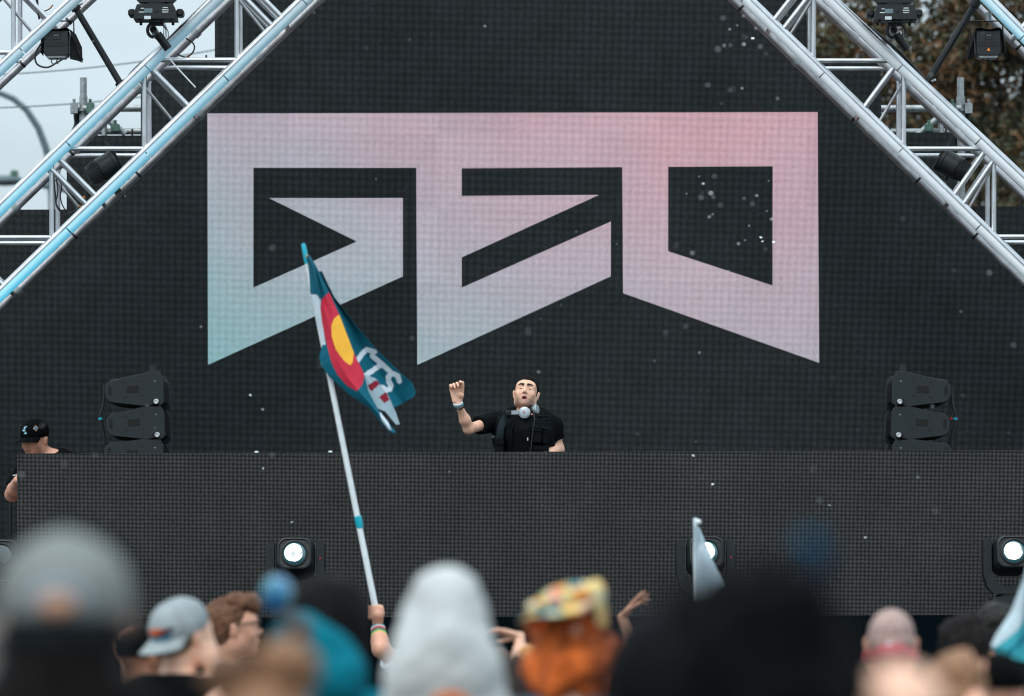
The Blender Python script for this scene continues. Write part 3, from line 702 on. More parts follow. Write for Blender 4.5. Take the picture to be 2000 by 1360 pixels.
cable('bundle cable hanging down inside the cyan lit truss', [(104, 335), (108, 380), (112, 405), (128, 418), (150, 410), (158, 398)], TRUSS_Y + .1, .005, conn=((24, 'coupler'), (27, 'orange_print')))
cable('thin cable hanging in a loop inside the cyan lit truss', [(106, 340), (120, 362), (118, 385), (126, 408), (145, 416)], TRUSS_Y + .12, .004)
cable('short cable hanging behind the loops inside the cyan lit truss', [(108, 334), (113, 372), (110, 398), (124, 414), (148, 414)], TRUSS_Y + .14, .004)
cable('cable with orange plug rising to the par light', [(158, 398), (170, 375), (184, 352)], TRUSS_Y + .15, .005, conn=((3, 'orange_print'),))
cable('black cable running down the outer side of the cyan lit truss', [(325, 80), (290, 112), (258, 142), (232, 178), (210, 205)], TRUSS_Y + .3, .011)
cable('second black cable running beside the thicker one on the truss', [(330, 88), (300, 112), (266, 140), (240, 172), (214, 206)], TRUSS_Y + .34, .009)
cable('looped cable end with a red mark hanging off the truss by the sky', [(363, 75), (378, 86), (378, 100), (364, 112), (346, 106)], TRUSS_Y + .05, .005, conn=((16, 'red_print'),))
cable('thin white rod hanging from the truss clamp', [(320, 100), (342, 128), (382, 171)], TRUSS_Y - .1, .0045, 'white_plastic')
cable('black cable loop above the pale blue tube of the outer truss', [(70, 0), (76, 14), (84, 22), (96, 18), (103, 10)], TRUSS_Y + .05, .004, conn=((20, 'orange_print'),))
cable('straight black cable hanging behind the outer truss by the sky', [(72, -20), (74, 20), (77, 38)], TRUSS_Y + .1, .007)
cable('black cable drooping behind the white tube truss to the spreader pipe', [(1700, 55), (1755, 100), (1800, 150), (1825, 180), (1840, 205)], TRUSS_Y + .3, .011)

# ================================================================== loudspeakers behind the booth
SPK = [(x * 1.04, z * 1.12) for x, z in [(-.135, .055), (-.165, .04), (-.178, .01), (-.178, -.025), (-.165, -.055), (-.14, -.068), (.10, -.105), (.155, -.105), (.18, -.085), (.18, .06), (.15, .098), (.12, .098)]]
def speaker(label, px, py, s, tilt, grp=None, Y=36.0):
    c = P(px, py, Y); t = empty('line_array_speaker', c); tag(t, label, 'speaker', grp)
    rot = Matrix.Rotation(tilt, 3, 'Y') ; pf = [(s * x, z) for x, z in SPK]
    body = [(s * x * .98, z * .93) for x, z in [(-.16, .075), (-.165, -.075), (.10, -.1), (.178, -.08), (.178, .06), (.12, .095)]]
    MB().prism(body, -.0, .62, .006, c, rot).build('cabinet', M['speaker'], t)
    for y0 in (-.03, .622):
        sp_ = MB().prism(pf, y0, y0 + .028, .005, c, rot).build('side_plate', M['speaker'], t)
        if y0 > 0: continue
        db = [(.045, .022), (.03, .03), (.012, .024), (-.012, .024), (-.03, .03), (-.045, .022), (-.048, 0), (-.045, -.022), (-.03, -.028), (-.012, -.021), (.012, -.021), (.03, -.028), (.045, -.022), (.048, 0)]
        MB().prism([(s * (-.005) + x * .82, .0 + z * .85) for x, z in db], y0 - .0022, y0 - .0004, .0004, c, rot).build('hand_recess', M['recess'], sp_)
        MB().prism(rrect(.02, .06, .009, 4, s * -.152, .0), y0 - .0022, y0 - .0004, .0004, c, rot).build('rear_slot', M['recess'], sp_)
        for dx, dz in ((-.055, .045), (.05, .048), (-.055, -.045), (.05, -.042)):
            MB().prism(rrect(.016, .007, .003, 2, s * dx, dz), y0 - .002, y0 - .0004, .0003, c, rot).build('pin_hole', M['recess'], sp_)
        MB().prism(rrect(.05, .036, .012, 3, s * .132, -.086), y0 - .003, y0 - .0004, .0004, c, rot).build('rigging_recess', M['recess'], sp_)
        kc = c + rot @ Vector((s * .137, y0 - .003, -.086))
        MB().lathe([(0, 0), (.0175, 0), (.0175, .012), (.014, .016), (.008, .016), (.006, .012), (0, .012)], kc, (0, -1, 0), 20).build('quick_release_pin', M['steel'], sp_)
        MB().box(c + rot @ Vector((s * .135, y0 - .001, .045)), (.007, .002, .004)).build('mark', M['white_print'], sp_)
    g0 = MB(); 
    for i in range(9):
        z = -.07 + i * .015; g0.tube([c + rot @ Vector((s * .183, .02, z)), c + rot @ Vector((s * .183, .6, z))], .003, 6)
    g0.build('grille', M['black_deep'], t)
for nm, px, s in (('beside the cap wearer', 262, 1), ('below the brown tree', 1800, -1)):
    for lvl, py, tl, dx in (('top', 761, -3, 0), ('middle', 826, -3, 2), ('lowest', 887, 3, -1)):
        speaker(f'{lvl} grey line array cabinet in the stack {nm}', px + dx * s, py, s, R(tl) * s)
    c = P(px, 930, 36.0); t = MB().box((c.x, 36.28, (c.z + DECK_Z) / 2 + .02), (.36, .62, c.z - DECK_Z - .0)).build('subwoofer', M['speaker']); tag(t, f'black subwoofer cabinet under the speaker stack {nm}', 'speaker')
    MB().box((c.x + s * .184, 36.28, (c.z + DECK_Z) / 2), (.006, .56, .6)).build('grille', M['black_deep'], t)
    for lvl, pts, cn in (('thick', [(px - s * 58, 752), (px - s * 60, 790), (px - s * 66, 812), (px - s * 62, 838), (px - s * 54, 868), (px - s * 52, 885)], ((13, 'teal_plastic'),)), ('thin', [(px - s * 54, 780), (px - s * 58, 800), (px - s * 57, 830), (px - s * 60, 850), (px - s * 56, 884)], ((9, 'red_print'),) if s < 0 else ())):
        cable(f'{lvl} black cable behind the speaker stack {nm}', pts, 36.1, .008 if lvl == 'thick' else .005, conn=cn)
    bq = P(px + s * 36, 722, 36.0); br = MB().box(bq, (.035, .03, .06)).box(bq + Vector((s * .03, .0, -.03)), (.04, .03, .04)); br.build('rigging_bracket', M['black']); 
    ob = bpy.data.objects[[o.name for o in bpy.data.objects if o.name.startswith('rigging_bracket')][-1]]
    tag(ob, f'small black rigging bracket on top of the stack {nm}', 'bracket')

# ================================================================== trees, street lamp, wires behind
M['bark'] = mat('bark', (.09, .07, .055), .9, 0, .3, 8, bump=.6, bscale=25)
LEAF = [mat(f'leaf_{i}', c, .6, 0, .35, 2.5, spec=.3) for i, c in enumerate(((.072, .066, .032), (.10, .06, .027), (.046, .052, .03), (.145, .075, .033)))]
def tree(label, x, y, h, cr, seed, nleaf):
    g = random.Random(seed); r2 = np.random.default_rng(seed)
    t = empty('tree', (x, y, 0)); tag(t, label, 'tree', 'trees behind the stage')
    tr = MB(); cz = h - cr * 1.05
    top = Vector((x + g.uniform(-.3, .3), y, cz)); tr.tube([(x, y, 0), (x + .08, y, cz * .4), (x - .05, y + .05, cz * .75), top], .32, 12, r1=.14)
    tips = []
    def limb(p, d, L_, r, lv):
        q = p + d * L_; mid = p + d * L_ * .5 + Vector((g.uniform(-.1, .1), g.uniform(-.1, .1), g.uniform(0, .12))) * L_
        tr.tube([p, mid, q], r, 7, r1=r * .5)
        if lv == 0: tips.append((q, mid)); return
        for _ in range(4):
            dd = (d + Vector((g.uniform(-1, 1), g.uniform(-1, 1), g.uniform(-.5, .8)))).normalized(); limb(p + (q - p) * g.uniform(.55, 1), dd, L_ * g.uniform(.55, .8), r * .5, lv - 1)
    for i in range(9):
        a = i * 2.4 + g.uniform(-.3, .3); zf = g.uniform(.35, 1)
        limb(Vector((x, y, cz * (.55 + .45 * zf))), Vector((math.cos(a), math.sin(a), g.uniform(.1, .9))).normalized(), cr * g.uniform(.42, .55), .09, 2)
    tr.build('trunk', M['bark'], t)
    pts = np.array([[*q] for q, m in tips] + [[*m] for q, m in tips])
    idx = r2.integers(0, len(pts), nleaf); c = pts[idx] + r2.normal(size=(nleaf, 3)) * np.array([.25, .25, .2])
    d1 = r2.normal(size=(nleaf, 3)); d1 /= np.linalg.norm(d1, axis=1)[:, None]; d2 = np.cross(d1, r2.normal(size=(nleaf, 3))); d2 /= np.linalg.norm(d2, axis=1)[:, None]
    Ls = r2.uniform(.035, .08, nleaf)[:, None]; w = Ls * .36
    V = np.stack([c - d1 * Ls, c + d2 * w, c + d1 * Ls, c - d2 * w], 1).reshape(-1, 3)
    me_ = bpy.data.meshes.new('crown'); me_.from_pydata(V.tolist(), [], np.arange(nleaf * 4).reshape(-1, 4).tolist())
    for m in LEAF: me_.materials.append(m)
    clump = np.random.default_rng(seed + 5).integers(0, 4, len(pts)); k = np.where(r2.random(nleaf) < .6, clump[idx], r2.integers(0, 3, nleaf)); me_.polygons.foreach_set('material_index', k.astype(np.int32)); me_.update()
    obj('crown', me_, t)
tree('broad brown leaved tree rising behind the white tube truss', 6.1, 63, 11.4, 4.3, 3, 62000)
tree('brown leaved tree further back beside the broad one', 11.2, 70, 12.4, 4.2, 11, 42000)

LY = 62
lp = empty('street_lamp', (P(102, 400, LY).x, LY, 0)); tag(lp, 'grey arched street lamp behind the stage in the pale sky', 'street lamp')
M['lamp_grey'] = mat('lamp_paint', sr(92, 108, 114), .5, .3, .15)
MB().tube([(lp.location.x, LY, 0)] + [P(x, y, LY) for x, y in ((102, 400), (99, 330), (90, 290), (75, 250), (52, 215), (26, 193), (0, 182), (-40, 176))], .045, 12, r1=.03).build('pole', M['lamp_grey'], lp)
MB().tube([P(x, y, LY) for x, y in ((135, 372), (100, 366), (70, 359), (40, 354))], .035, 10).build('arm', M['lamp_grey'], lp)
solid('lamp_head', [ell(P(10, 353, LY), (.2, .1, .06)), cap(P(40, 354, LY), P(10, 352, LY), .04)], .015, M['lamp_grey'], lp)
MB().lathe([(.045, 0), (.045, .07), (.03, .085), (0, .09)], P(28, 348, LY), (0, 0, 1), 12).build('photocell', M['coupler'], lp)
for i, (a, c, lab) in enumerate((((-60, 212), (480, 158), 'lower thin grey power line crossing the pale sky'), ((-60, 148), (480, 86), 'upper thin grey power line crossing the pale sky'))):
    Y = 47; p, q = P(*a, Y), P(*c, Y); w_ = []
    for k in range(25):
        u = k / 24; z = p.lerp(q, u); z.z -= .05 * 4 * u * (1 - u); w_.append(z)
    tag(MB().tube(w_, .006, 6).build('power_line', M['lamp_grey']), lab, 'power line')

# ================================================================== people
def rotz(a): return Matrix.Rotation(a, 4, 'Z')
def head_prims():
    U = [ell((0, -.012, .035), (.074, .096, .083)), ell((0, .02, .0), (.066, .078, .09)), ell((0, .035, -.052), (.052, .054, .05)),
         ell((0, .07, -.088), (.022, .018, .016)), ell((0, .066, .035), (.058, .026, .03)),
         ell((.036, .066, -.022), (.024, .02, .018)), ell((-.036, .066, -.022), (.024, .02, .018)),
         ell((.058, -.005, -.06), (.016, .03, .03)), ell((-.058, -.005, -.06), (.016, .03, .03))]
    fine = [cap((0, .092, .024), (0, .11, -.016), .008, .0115), ell((.011, .1, -.022), (.009, .009, .008)), ell((-.011, .1, -.022), (.009, .009, .008)),
            ell((.03, .083, .014), (.0155, .012, .012)), ell((-.03, .083, .014), (.0155, .012, .012)),
            cap((-.032, .096, .034), (-.014, .099, .033), .0065), cap((.032, .096, .034), (.014, .099, .033), .0065),
            ell((.077, -.008, -.004), (.011, .02, .031)), ell((-.077, -.008, -.004), (.011, .02, .031)), ell((.08, -.012, .012), (.012, .017, .014)), ell((-.08, -.012, .012), (.012, .017, .014))]
    lips = [cap((-.02, .087, -.053), (0, .096, -.049), .0055, .007), cap((.02, .087, -.053), (0, .096, -.049), .0055, .007), cap((-.018, .086, -.061), (.018, .086, -.061), .0075)]
    S = [ell((.031, .106, .016), (.017, .012, .011)), ell((-.031, .106, .016), (.017, .012, .011))]
    return U, fine, lips, S
def hand_prims(w, d, n, thumb, curl=(20, 25, 20), spread=4, size=1.0, tcurl=15, tspread=45):
    """palm, four fingers and thumb; w wrist, d towards the fingers, n palm normal, thumb = +1/-1 side"""
    d = Vector(d).normalized(); n = Vector(n); n = (n - d * n.dot(d)).normalized(); s = d.cross(n) * thumb
    w = Vector(w); q = size; out = []
    for x in (-.027, -.009, .009, .027): out.append(cap(w + d * .012 * q + s * x * .7 * q, w + d * .088 * q + s * x * q, .0135 * q, .0105 * q))
    out.append(ell(w + d * .04 * q + s * .026 * q + n * .008 * q, (.02 * q, .02 * q, .02 * q)))
    for i, (x, L_) in enumerate(((.03, .92), (.0105, 1.0), (-.0095, .94), (-.028, .76))):
        p = w + d * .088 * q + s * x * q; a = 0; dd = d
        for sg, (l_, c) in enumerate(zip((.043, .026, .021), curl if not isinstance(curl[0], (tuple, list)) else curl[i])):
            a += R(c); dv = d * math.cos(a) + n * math.sin(a) + s * math.tan(R(spread)) * (1.2 - i * .8) * (sg == 0) * .6
            p2 = p + dv.normalized() * l_ * L_ * q; out.append(cap(p, p2, (.0092 - .0009 * sg) * q, (.0084 - .0009 * sg) * q)); p = p2
    p = w + d * .026 * q + s * .03 * q; a = R(tspread)
    for l_ in (.04, .033, .026):
        dv = (d * math.cos(a) + s * math.sin(a) + n * .35).normalized(); p2 = p + dv * l_ * q; out.append(cap(p, p2, .0105 * q, .0088 * q)); p = p2; a -= R(tcurl)
    return out
def torso_prims(s=1., fat=1.0):
    return [ell((0, 0, .97 * s), (.165 * s * fat, .115 * s * fat, .15 * s)), ell((0, 0, 1.2 * s), (.165 * s * fat, .11 * s * fat, .26 * s)), ell((0, -.005, 1.33 * s), (.18 * s, .115 * s, .14 * s)),
            cap((-.155 * s, -.01, 1.425 * s), (.155 * s, -.01, 1.425 * s), .062 * s), cap((-.1 * s, -.02, 1.45 * s), (.1 * s, -.02, 1.45 * s), .05 * s)]
def leg_prims(s=1.):
    o = []
    for x in (-1, 1):
        o += [cap((x * .085 * s, 0, .93 * s), (x * .1 * s, .01, .5 * s), .09 * s, .06 * s), cap((x * .1 * s, .01, .5 * s), (x * .105 * s, -.02, .09 * s), .06 * s, .04 * s), cap((x * .105 * s, -.03, .05 * s), (x * .115 * s, .16 * s, .04 * s), .042 * s, .038 * s)]
    return o
def arm_prims(sh, el, wr, s=1.): return [cap(sh, el, .052 * s, .042 * s), cap(el, el + (wr - el) * .35, .042 * s, .041 * s), cap(el + (wr - el) * .35, wr, .041 * s, .026 * s)]

HAIRC = {}
def hair_mat(name, c, rough=.55):
    if name not in HAIRC: HAIRC[name] = mat('hair_' + name, c, rough, 0, .75 if name == 'orange' else .4, 16 if name == 'orange' else 60, bump=.9, bscale=140, spec=.12 if sum(c) > .06 else .02)
    return HAIRC[name]

def person(label, px, py, Y, yaw=0., skin='light', hair=None, cap_=None, shirt=('tee_black', sr(10, 12, 14)), sleeves=True, pitch=0., roll=0., hyaw=0.,
           arms=None, h=.013, extra=0.005, fat=1., hs=1.0, collar=None, trousers=True, z0=0.):
    """a standing person whose highest point (hair or cap included) appears at (px, py) at depth Y; yaw 0 faces the stage"""
    topz = P(px, py, Y).z; x = P(px, py, Y).x; s = (topz - extra) / 1.75
    org = Vector((x, Y, 0)); Mb = Matrix.Translation(org) @ rotz(yaw)
    t = empty('person', org); tag(t, label, 'person')
    nk = Mb @ Vector((0, .0, 1.5 * s))
    hm = Matrix.Translation(Mb @ Vector((0, .02, 1.63 * s))) @ rotz(yaw + hyaw) @ Matrix.Rotation(pitch, 4, 'X') @ Matrix.Rotation(roll, 4, 'Y') @ Matrix.Scale(s * hs, 4)
    U, fine, lips, S = head_prims()
    tp = [xf(p, Mb) for p in torso_prims(s, fat)]; lp_ = [xf(p, Mb) for p in leg_prims(s)]
    body = tp + [cap(Mb @ Vector((0, -.02, 1.43 * s)), hm @ Vector((0, -.025, -.05)), .06 * s, .056 * s)] + lp_ + [xf(p, hm) for p in U]
    fin = [xf(p, hm) for p in fine + lips]; sl = []
    arms = arms or {}
    for sd in (-1, 1):
        sh = Mb @ Vector((sd * .185 * s, -.01, 1.41 * s)); a = arms.get(sd)
        if a is None:
            el, wr = Mb @ Vector((sd * .235 * s, -.03, 1.12 * s)), Mb @ Vector((sd * .235 * s, .08, .88 * s)); hd = hand_prims(wr, Mb.to_3x3() @ Vector((0, .25, -1)), Mb.to_3x3() @ Vector((-sd, 0, 0)), sd, size=.95 * s)
        else:
            el, wr = Vector(a['el']), Vector(a['wr']); hd = a.get('prims') or hand_prims(wr, a['d'], a['n'], a['thumb'], **a.get('kw', {}))
        body += arm_prims(sh, el, wr, s * (a or {}).get('s', 1)); fin += hd
        cut = sh + (el - sh) * .62
        sl.append(cap(sh, el, .066 * s, .062 * s, (cut, (el - sh))))
        if a and a.get('long'): sl += [cap(sh, el, .064 * s, .056 * s), cap(el, wr, .056 * s, .038 * s, (el + (wr - el) * .93, wr - el))]
    f = Field(body + fin, h).add(body, .03).add(fin, max(.004, h * .4)).sub([xf(p, hm) for p in S], .006)
    f.mesh('body', M['skin_' + skin], t)
    if shirt:
        ms = cloth(*shirt); top = Mb @ Vector((0, 0, 1.475 * s))
        pr = [grow(p, .014) for p in tp] + (sl if sleeves else [])
        solid('shirt', pr, max(h, .009), ms, t, k=.03, noise=(.003, 5, 2, 1), clips=[(Mb @ Vector((0, .03, 1.475 * s)), (Mb.to_3x3() @ Vector((0, .35, 1)))), (Mb @ Vector((0, 0, .9 * s)), (0, 0, -1))])
    if collar:
        MB().tube([Mb @ Vector((math.cos(a) * .074 * s, -.012 + math.sin(a) * .074 * s, 1.485 * s + .016 * math.sin(-a))) for a in np.linspace(0, 2 * math.pi, 25)], .017, 8).build('collar', cloth(*collar), t)
    if trousers:
        solid('trousers', [grow(p, .014) for p in lp_[0:2] + lp_[3:5]] + [xf(ell((0, 0, .95 * s), (.17 * s * fat, .122 * s * fat, .13 * s)), Mb)], .018, cloth('denim', sr(28, 36, 52)), t, k=.03, clips=[(Mb @ Vector((0, 0, 1.0 * s)), (0, 0, 1))])
    if hair:
        kind, hc, hcol = hair['kind'], hair['name'], hair['col']
        m = hair_mat(hc, hcol)
        if kind == 'short':
            pr = [ell((0, -.016, .04), (.08, .1, .088)), ell((0, -.03, .0), (.077, .085, .07))] + ([ell((0, .04, .1), (.062, .06, .032))] if hair.get('quiff') else [])
            o = solid('hair', [xf(p, hm) for p in pr], .006, m, t, k=.02, noise=(.005, 14, 3, hair.get('seed', 2)), clips=[(hm @ Vector((0, .03, .035)), hm.to_3x3() @ Vector((0, .75, -.55)))])
        elif kind == 'buzz':
            o = solid('hair', [xf(ell((0, -.013, .037), (.0755, .0975, .0845)), hm), xf(ell((0, -.03, .0), (.072, .081, .06)), hm)], .006, m, t, clips=[(hm @ Vector((0, .02, .03)), hm.to_3x3() @ Vector((0, .8, -.5)))])
        elif kind in ('afro', 'curly', 'long'):
            pr = hair['prims']
            o = solid('hair', [xf(p, hm) for p in pr], hair.get('h', .009), m, t, k=.03, noise=(hair.get('amp', .012), hair.get('freq', 9), 3, hair.get('seed', 2)))
    if cap_:
        baseball_cap(t, hm, **cap_)
    t['hm'] = 0
    del t['hm']
    return t, hm, Mb, s

def baseball_cap(t, hm, mc, mb=None, back=False, h=.006, brim=True, panel=None, z=.045):
    """crown with stitched-looking panels and a curved bill; back = worn with the bill behind"""
    sg = -1 if back else 1
    crown = [ell((0, -.004, z), (.0915, .117, .09))]
    o = solid('cap_crown', [xf(p, hm) for p in crown], h, mc, t, k=.01, clips=[(hm @ Vector((0, 0, z - .03)), hm.to_3x3() @ Vector((0, 0, -1)))])
    MB().lathe([(.008, 0), (.007, .004), (0, .006)], hm @ Vector((0, -.004, z + .089)), hm.to_3x3() @ Vector((0, 0, 1)), 10).build('button', mc, o)
    for k in range(6):      # panel seams
        a = R(30 + 60 * k); pts = [hm @ Vector((math.cos(a) * .092 * math.cos(u), -.004 + math.sin(a) * .1175 * math.cos(u), z + .0905 * math.sin(u))) for u in np.linspace(-.1, 1.5, 10)]
        MB().tube(pts, .0016, 5).build('seam', mc, o)
    if brim:
        br = MB(); rs = []
        for i in range(9):
            u = i / 8; row = []
            for j in range(15):
                a = R(-66 + 132 * j / 14); r0x, r0y = .0885, .113; ext = .078 * u * math.cos(a) ** .6
                x_ = math.sin(a) * (r0x + .004 * u); y_ = -.004 * sg + math.cos(a) * r0y + ext
                zz = z - .018 - .028 * u * .6 - (x_ / .09) ** 2 * .022 * (.3 + .7 * u)
                row.append(hm @ Vector((x_, sg * y_, zz)))
            rs.append(row)
        br.rings(rs if sg > 0 else rs, closed=False, cap0=False, cap1=False); ob = br.build('bill', mb or mc, t, smooth=60)
        md = ob.modifiers.new('thickness', 'SOLIDIFY'); md.thickness = .004; md.offset = 0
    return o
def patch(t, hm, pts, m, out=.0035, z=.05, name='emblem'):
    """embroidered patch on the cap: polygons in (azimuth deg, elevation deg) laid on the crown"""
    b = MB(); vs_ = [hm @ Vector((math.sin(R(a)) * (.0915 + out) * math.cos(R(e)), -.004 + math.cos(R(a)) * (.117 + out) * math.cos(R(e)), z + (.09 + out) * math.sin(R(e)))) for a, e in pts]
    c = sum((Vector(v) for v in vs_), Vector()) / len(vs_); b.v = [tuple(v) for v in vs_] + [tuple(c)]
    n = len(vs_)
    for i in range(n): b.face((i, (i + 1) % n, n))
    ob = b.build(name, m, t); md = ob.modifiers.new('thickness', 'SOLIDIFY'); md.thickness = .002; md.offset = 0
    return ob

# ------------------------------------------------------------------ the DJ
def dj():
    Y = DJ_Y; org = Vector((P(1027, 900, Y).x, Y, DECK_Z)); t = empty('person', org)
    tag(t, 'person in black tee and utility vest raising one hand behind the booth', 'person')
    Q = lambda x, y, dy=0.: P(x, y, Y + dy)
    hm = Matrix.Translation(Q(1027.5, 770.5, .0)) @ rotz(R(180 - 4)) @ Matrix.Rotation(R(17), 4, 'X') @ Matrix.Rotation(R(-5), 4, 'Y') @ Matrix.Scale(.93, 4)
    U, fine, lips, S = head_prims()
    lips = [cap((-.016, .089, -.051), (0, .0985, -.0465), .005, .0065), cap((.016, .089, -.051), (0, .0985, -.0465), .005, .0065), cap((-.014, .086, -.069), (.014, .086, -.069), .0072), cap((-.018, .085, -.058), (-.014, .085, -.068), .005), cap((.018, .085, -.058), (.014, .085, -.068), .005)]
    shL, elL, wrL = Q(962, 824, .02), Q(915.5, 838, -.16), Q(894.5, 788, -.26)
    shR, elR, wrR = Q(1078, 828, .02), Q(1089, 878, .06), Q(1060, 893, -.2)
    hipz = DECK_Z + .78
    hip = Vector((org.x, Y + .08, hipz))
    torso = [cap(Q(1027, 900, .05), Q(1027, 845, .02), .145, .15), ell(Q(1000, 848, .02), (.1, .11, .14)), ell(Q(1054, 848, .02), (.1, .11, .14)), cap(Q(975, 826, .03), Q(1074, 828, .03), .054), cap(Q(1000, 815, .04), Q(1054, 815, .04), .045),
             ell(hip, (.17, .12, .16)), cap(hip, Q(1027, 880, .05), .14, .145)]
    legs = []
    for sx in (-1, 1):
        k1 = Vector((org.x + sx * .2, Y - .02, DECK_Z + .45)); a1 = Vector((org.x + sx * .26, Y + .1, DECK_Z + .08))
        legs += [cap(hip + Vector((sx * .09, 0, -.05)), k1, .09, .062), cap(k1, a1, .06, .042), cap(a1 + Vector((0, .02, -.035)), a1 + Vector((sx * .03, -.17, -.042)), .042, .036)]
    neck = [cap(Q(1027, 818, .04), hm @ Vector((0, -.035, -.04)), .054, .05)]
    arms = arm_prims(shL, elL, wrL, .74) + arm_prims(shR, elR, wrR, .9)
    hl = hand_prims(wrL + (wrL - elL).normalized() * .005, Q(888, 752) - Q(894, 788), Vector((.15, -1, -.1)), 1, curl=((34, 48, 30), (45, 60, 35), (48, 62, 40), (42, 58, 35)), size=1.0, tcurl=4, tspread=14)
    hr = hand_prims(wrR, (-.3, -.9, -.4), (0, .3, -1), -1, size=.95)
    body = torso + legs + arms; hd_ = [xf(p, hm) for p in U]
    f = Field(body + hd_ + hl + [xf(p, hm) for p in fine], .0046).add(hd_, .03).add(neck, .012).add(body, .028).add([xf(p, hm) for p in fine], .006).add(hl + hr, .004).sub([xf(p, hm) for p in S], .008).add([xf(p, hm) for p in lips], .003)
    f.sub([xf(ell((0, .1, -.0585), (.013, .03, .0058)), hm), xf(ell((.0085, .112, -.03), (.005, .007, .0045)), hm), xf(ell((-.0085, .112, -.03), (.005, .007, .0045)), hm)], .003)
    hi = hm.inverted(); A3 = np.array(hi.to_3x3()); T3 = np.array(hi.translation)
    def pick(c):
        q = c @ A3.T + T3; x, y, z = np.abs(q[:, 0]), q[:, 1], q[:, 2]; k = np.zeros(len(c), int)
        face = y > .05
        k[face & (x < .021 - .3 * np.abs(z + .058)) & (z < -.044) & (z > -.0765) & (y > .084)] = 2                                    # lips
        k[face & (x < .0125) & (np.abs(z + .0585) < .0055) & (y < .094) & (y > .06)] = 3                                              # open mouth
        k[(z < -.034) & (z > -.115) & (x < .066) & (y > -.01) & (k == 0) & (z < -.058 + 0 * x)] = 4                                   # shaved beard shadow
        return k
    M['brow'] = mat('eyebrow_hair', (.02, .014, .011), .7); M['lip'] = mat('lip_skin', (.42, .17, .14), .45); M['mouth'] = mat('mouth_inside', (.06, .015, .013), .6)
    M['stubble'] = mat('shaved_skin', (.5, .29, .22), .55, 0, .12, 120)
    f.mesh('body', [M['skin_pale'], M['brow'], M['lip'], M['mouth'], M['stubble']], t, pick)
    hairm = hair_mat('djblack', (.012, .010, .010))
    solid('hair', [xf(ell((0, -.012, .038), (.082, .106, .0935)), hm), xf(ell((0, -.03, .0), (.079, .086, .065)), hm)], .0045, hairm, t, noise=(.0012, 30, 2, 1), clips=[(hm @ Vector((0, .085, .073)), hm.to_3x3() @ Vector((0, .75, -.5)))])
    for sx in (-1, 1):
        B_ = [hm @ Vector((sx * a, b_, c_)) for a, b_, c_ in ((.010, .1035, .0325), (.022, .1025, .036), (.034, .0965, .0375), (.046, .085, .032))]
        MB().tube(B_, .0075, 8, r1=.0055).build('eyebrow', M['brow'], t)
        MB().tube([hm @ Vector((sx * a, b_, c_)) for a, b_, c_ in ((.016, .0925, .008), (.025, .097, .0055), (.034, .0955, .0055), (.043, .086, .009))], .0026, 6).build('eyelash', M['brow'], t)
        MB().lathe([(0, 0), (.0042, 0), (.003, .003), (0, .003)], hm @ Vector((sx * .0075, .1095, -.0275)), hm.to_3x3() @ Vector((0, .6, -.8)), 8).build('nostril', M['mouth'], t)
    tee = cloth('tee_dj', sr(9, 13, 15), bump=.5, bscale=30)
    cutL, cutR = shL + (elL - shL) * .55, Q(1093, 858, .04)
    pr = [grow(p, .012) for p in torso] + [cap(shL, elL, .058, .064, (cutL, elL - shL)), cap(shR, elR, .058, .06, (cutR, elR - shR))]
    solid('tee', pr, .006, tee, t, k=.025, noise=(.0035, 7, 3, 4), clips=[(Q(1027, 799, .0), (0, -.5, 1)), (hip + Vector((0, 0, -.1)), (0, 0, -1))])
    solid('trousers', [grow(p, .014) for p in legs[0:2] + legs[3:5]] + [ell(hip, (.185, .135, .15))], .015, cloth('denim', sr(28, 36, 52)), t, k=.03, clips=[(hip + Vector((0, 0, .02)), (0, 0, 1))])
    # utility vest: back yoke, two front halves, straps, pouches
    vm = cloth('vest_nylon', sr(11, 15, 18), .7, .2, .5, 80); vd = cloth('vest_strap', sr(30, 39, 44), .75, .15, .4, 120)
    ve = [grow(p, .026) for p in torso[:5]]
    vest = solid('vest', ve, .007, vm, t, k=.02, noise=(.003, 9, 2, 8), clips=[(Q(1027, 812, .0), (0, -.2, 1)), (Q(1027, 925, .0), (0, 0, -1)), (Q(962, 850), (-1, 0, .25)), (Q(1080, 850), (1, 0, .2))])
    def strap(pts, w, d=.012, m=vd, name='strap'):
        b = MB(); rg = []
        P3 = [Q(*p) for p in pts]
        for i, p in enumerate(P3):
            dv = (P3[min(i + 1, len(P3) - 1)] - P3[max(i - 1, 0)]); sd = Vector((dv.z, 0, -dv.x)).normalized() * (w / 2 / 314)
            rg.append([p - sd, p + sd, p + sd + Vector((0, -d, 0)), p + sd * .5 + Vector((0, -d * 1.5, 0)), p - sd * .5 + Vector((0, -d * 1.5, 0)), p - sd + Vector((0, -d, 0))])
        return b.rings(rg).build(name, m, vest)
    strap([(990, 812, -.02), (984, 822, -.085), (978, 836, -.125), (976, 852, -.135), (974, 870, -.125)], 14)
    strap([(1000, 811, -.03), (1002, 830, -.13), (998, 850, -.15), (994, 880, -.14)], 3, .008, vm)
    strap([(1034, 835, -.145), (1034, 850, -.15), (1033, 885, -.145)], 3.5, .008, vm, 'zip_placket')
    strap([(1040, 832, -.15), (1062, 836, -.15), (1074, 838, -.125)], 3, .008, vd)
    def pouch(x0, y0, x1, y1, dep, dy=-.13, m=vm, name='pouch'):
        c = Q((x0 + x1) / 2, (y0 + y1) / 2, dy); w, h_ = (x1 - x0) / 314, (y1 - y0) / 314
        o = MB().prism(rrect(w, h_, .012, 3), -dep, .02, .008, c).build(name, m, vest)
        MB().prism(rrect(w * 1.04, h_ * .34, .008, 3, 0, h_ * .36), -dep - .006, -dep + .004, .003, c).build('flap', m, o)
        return o
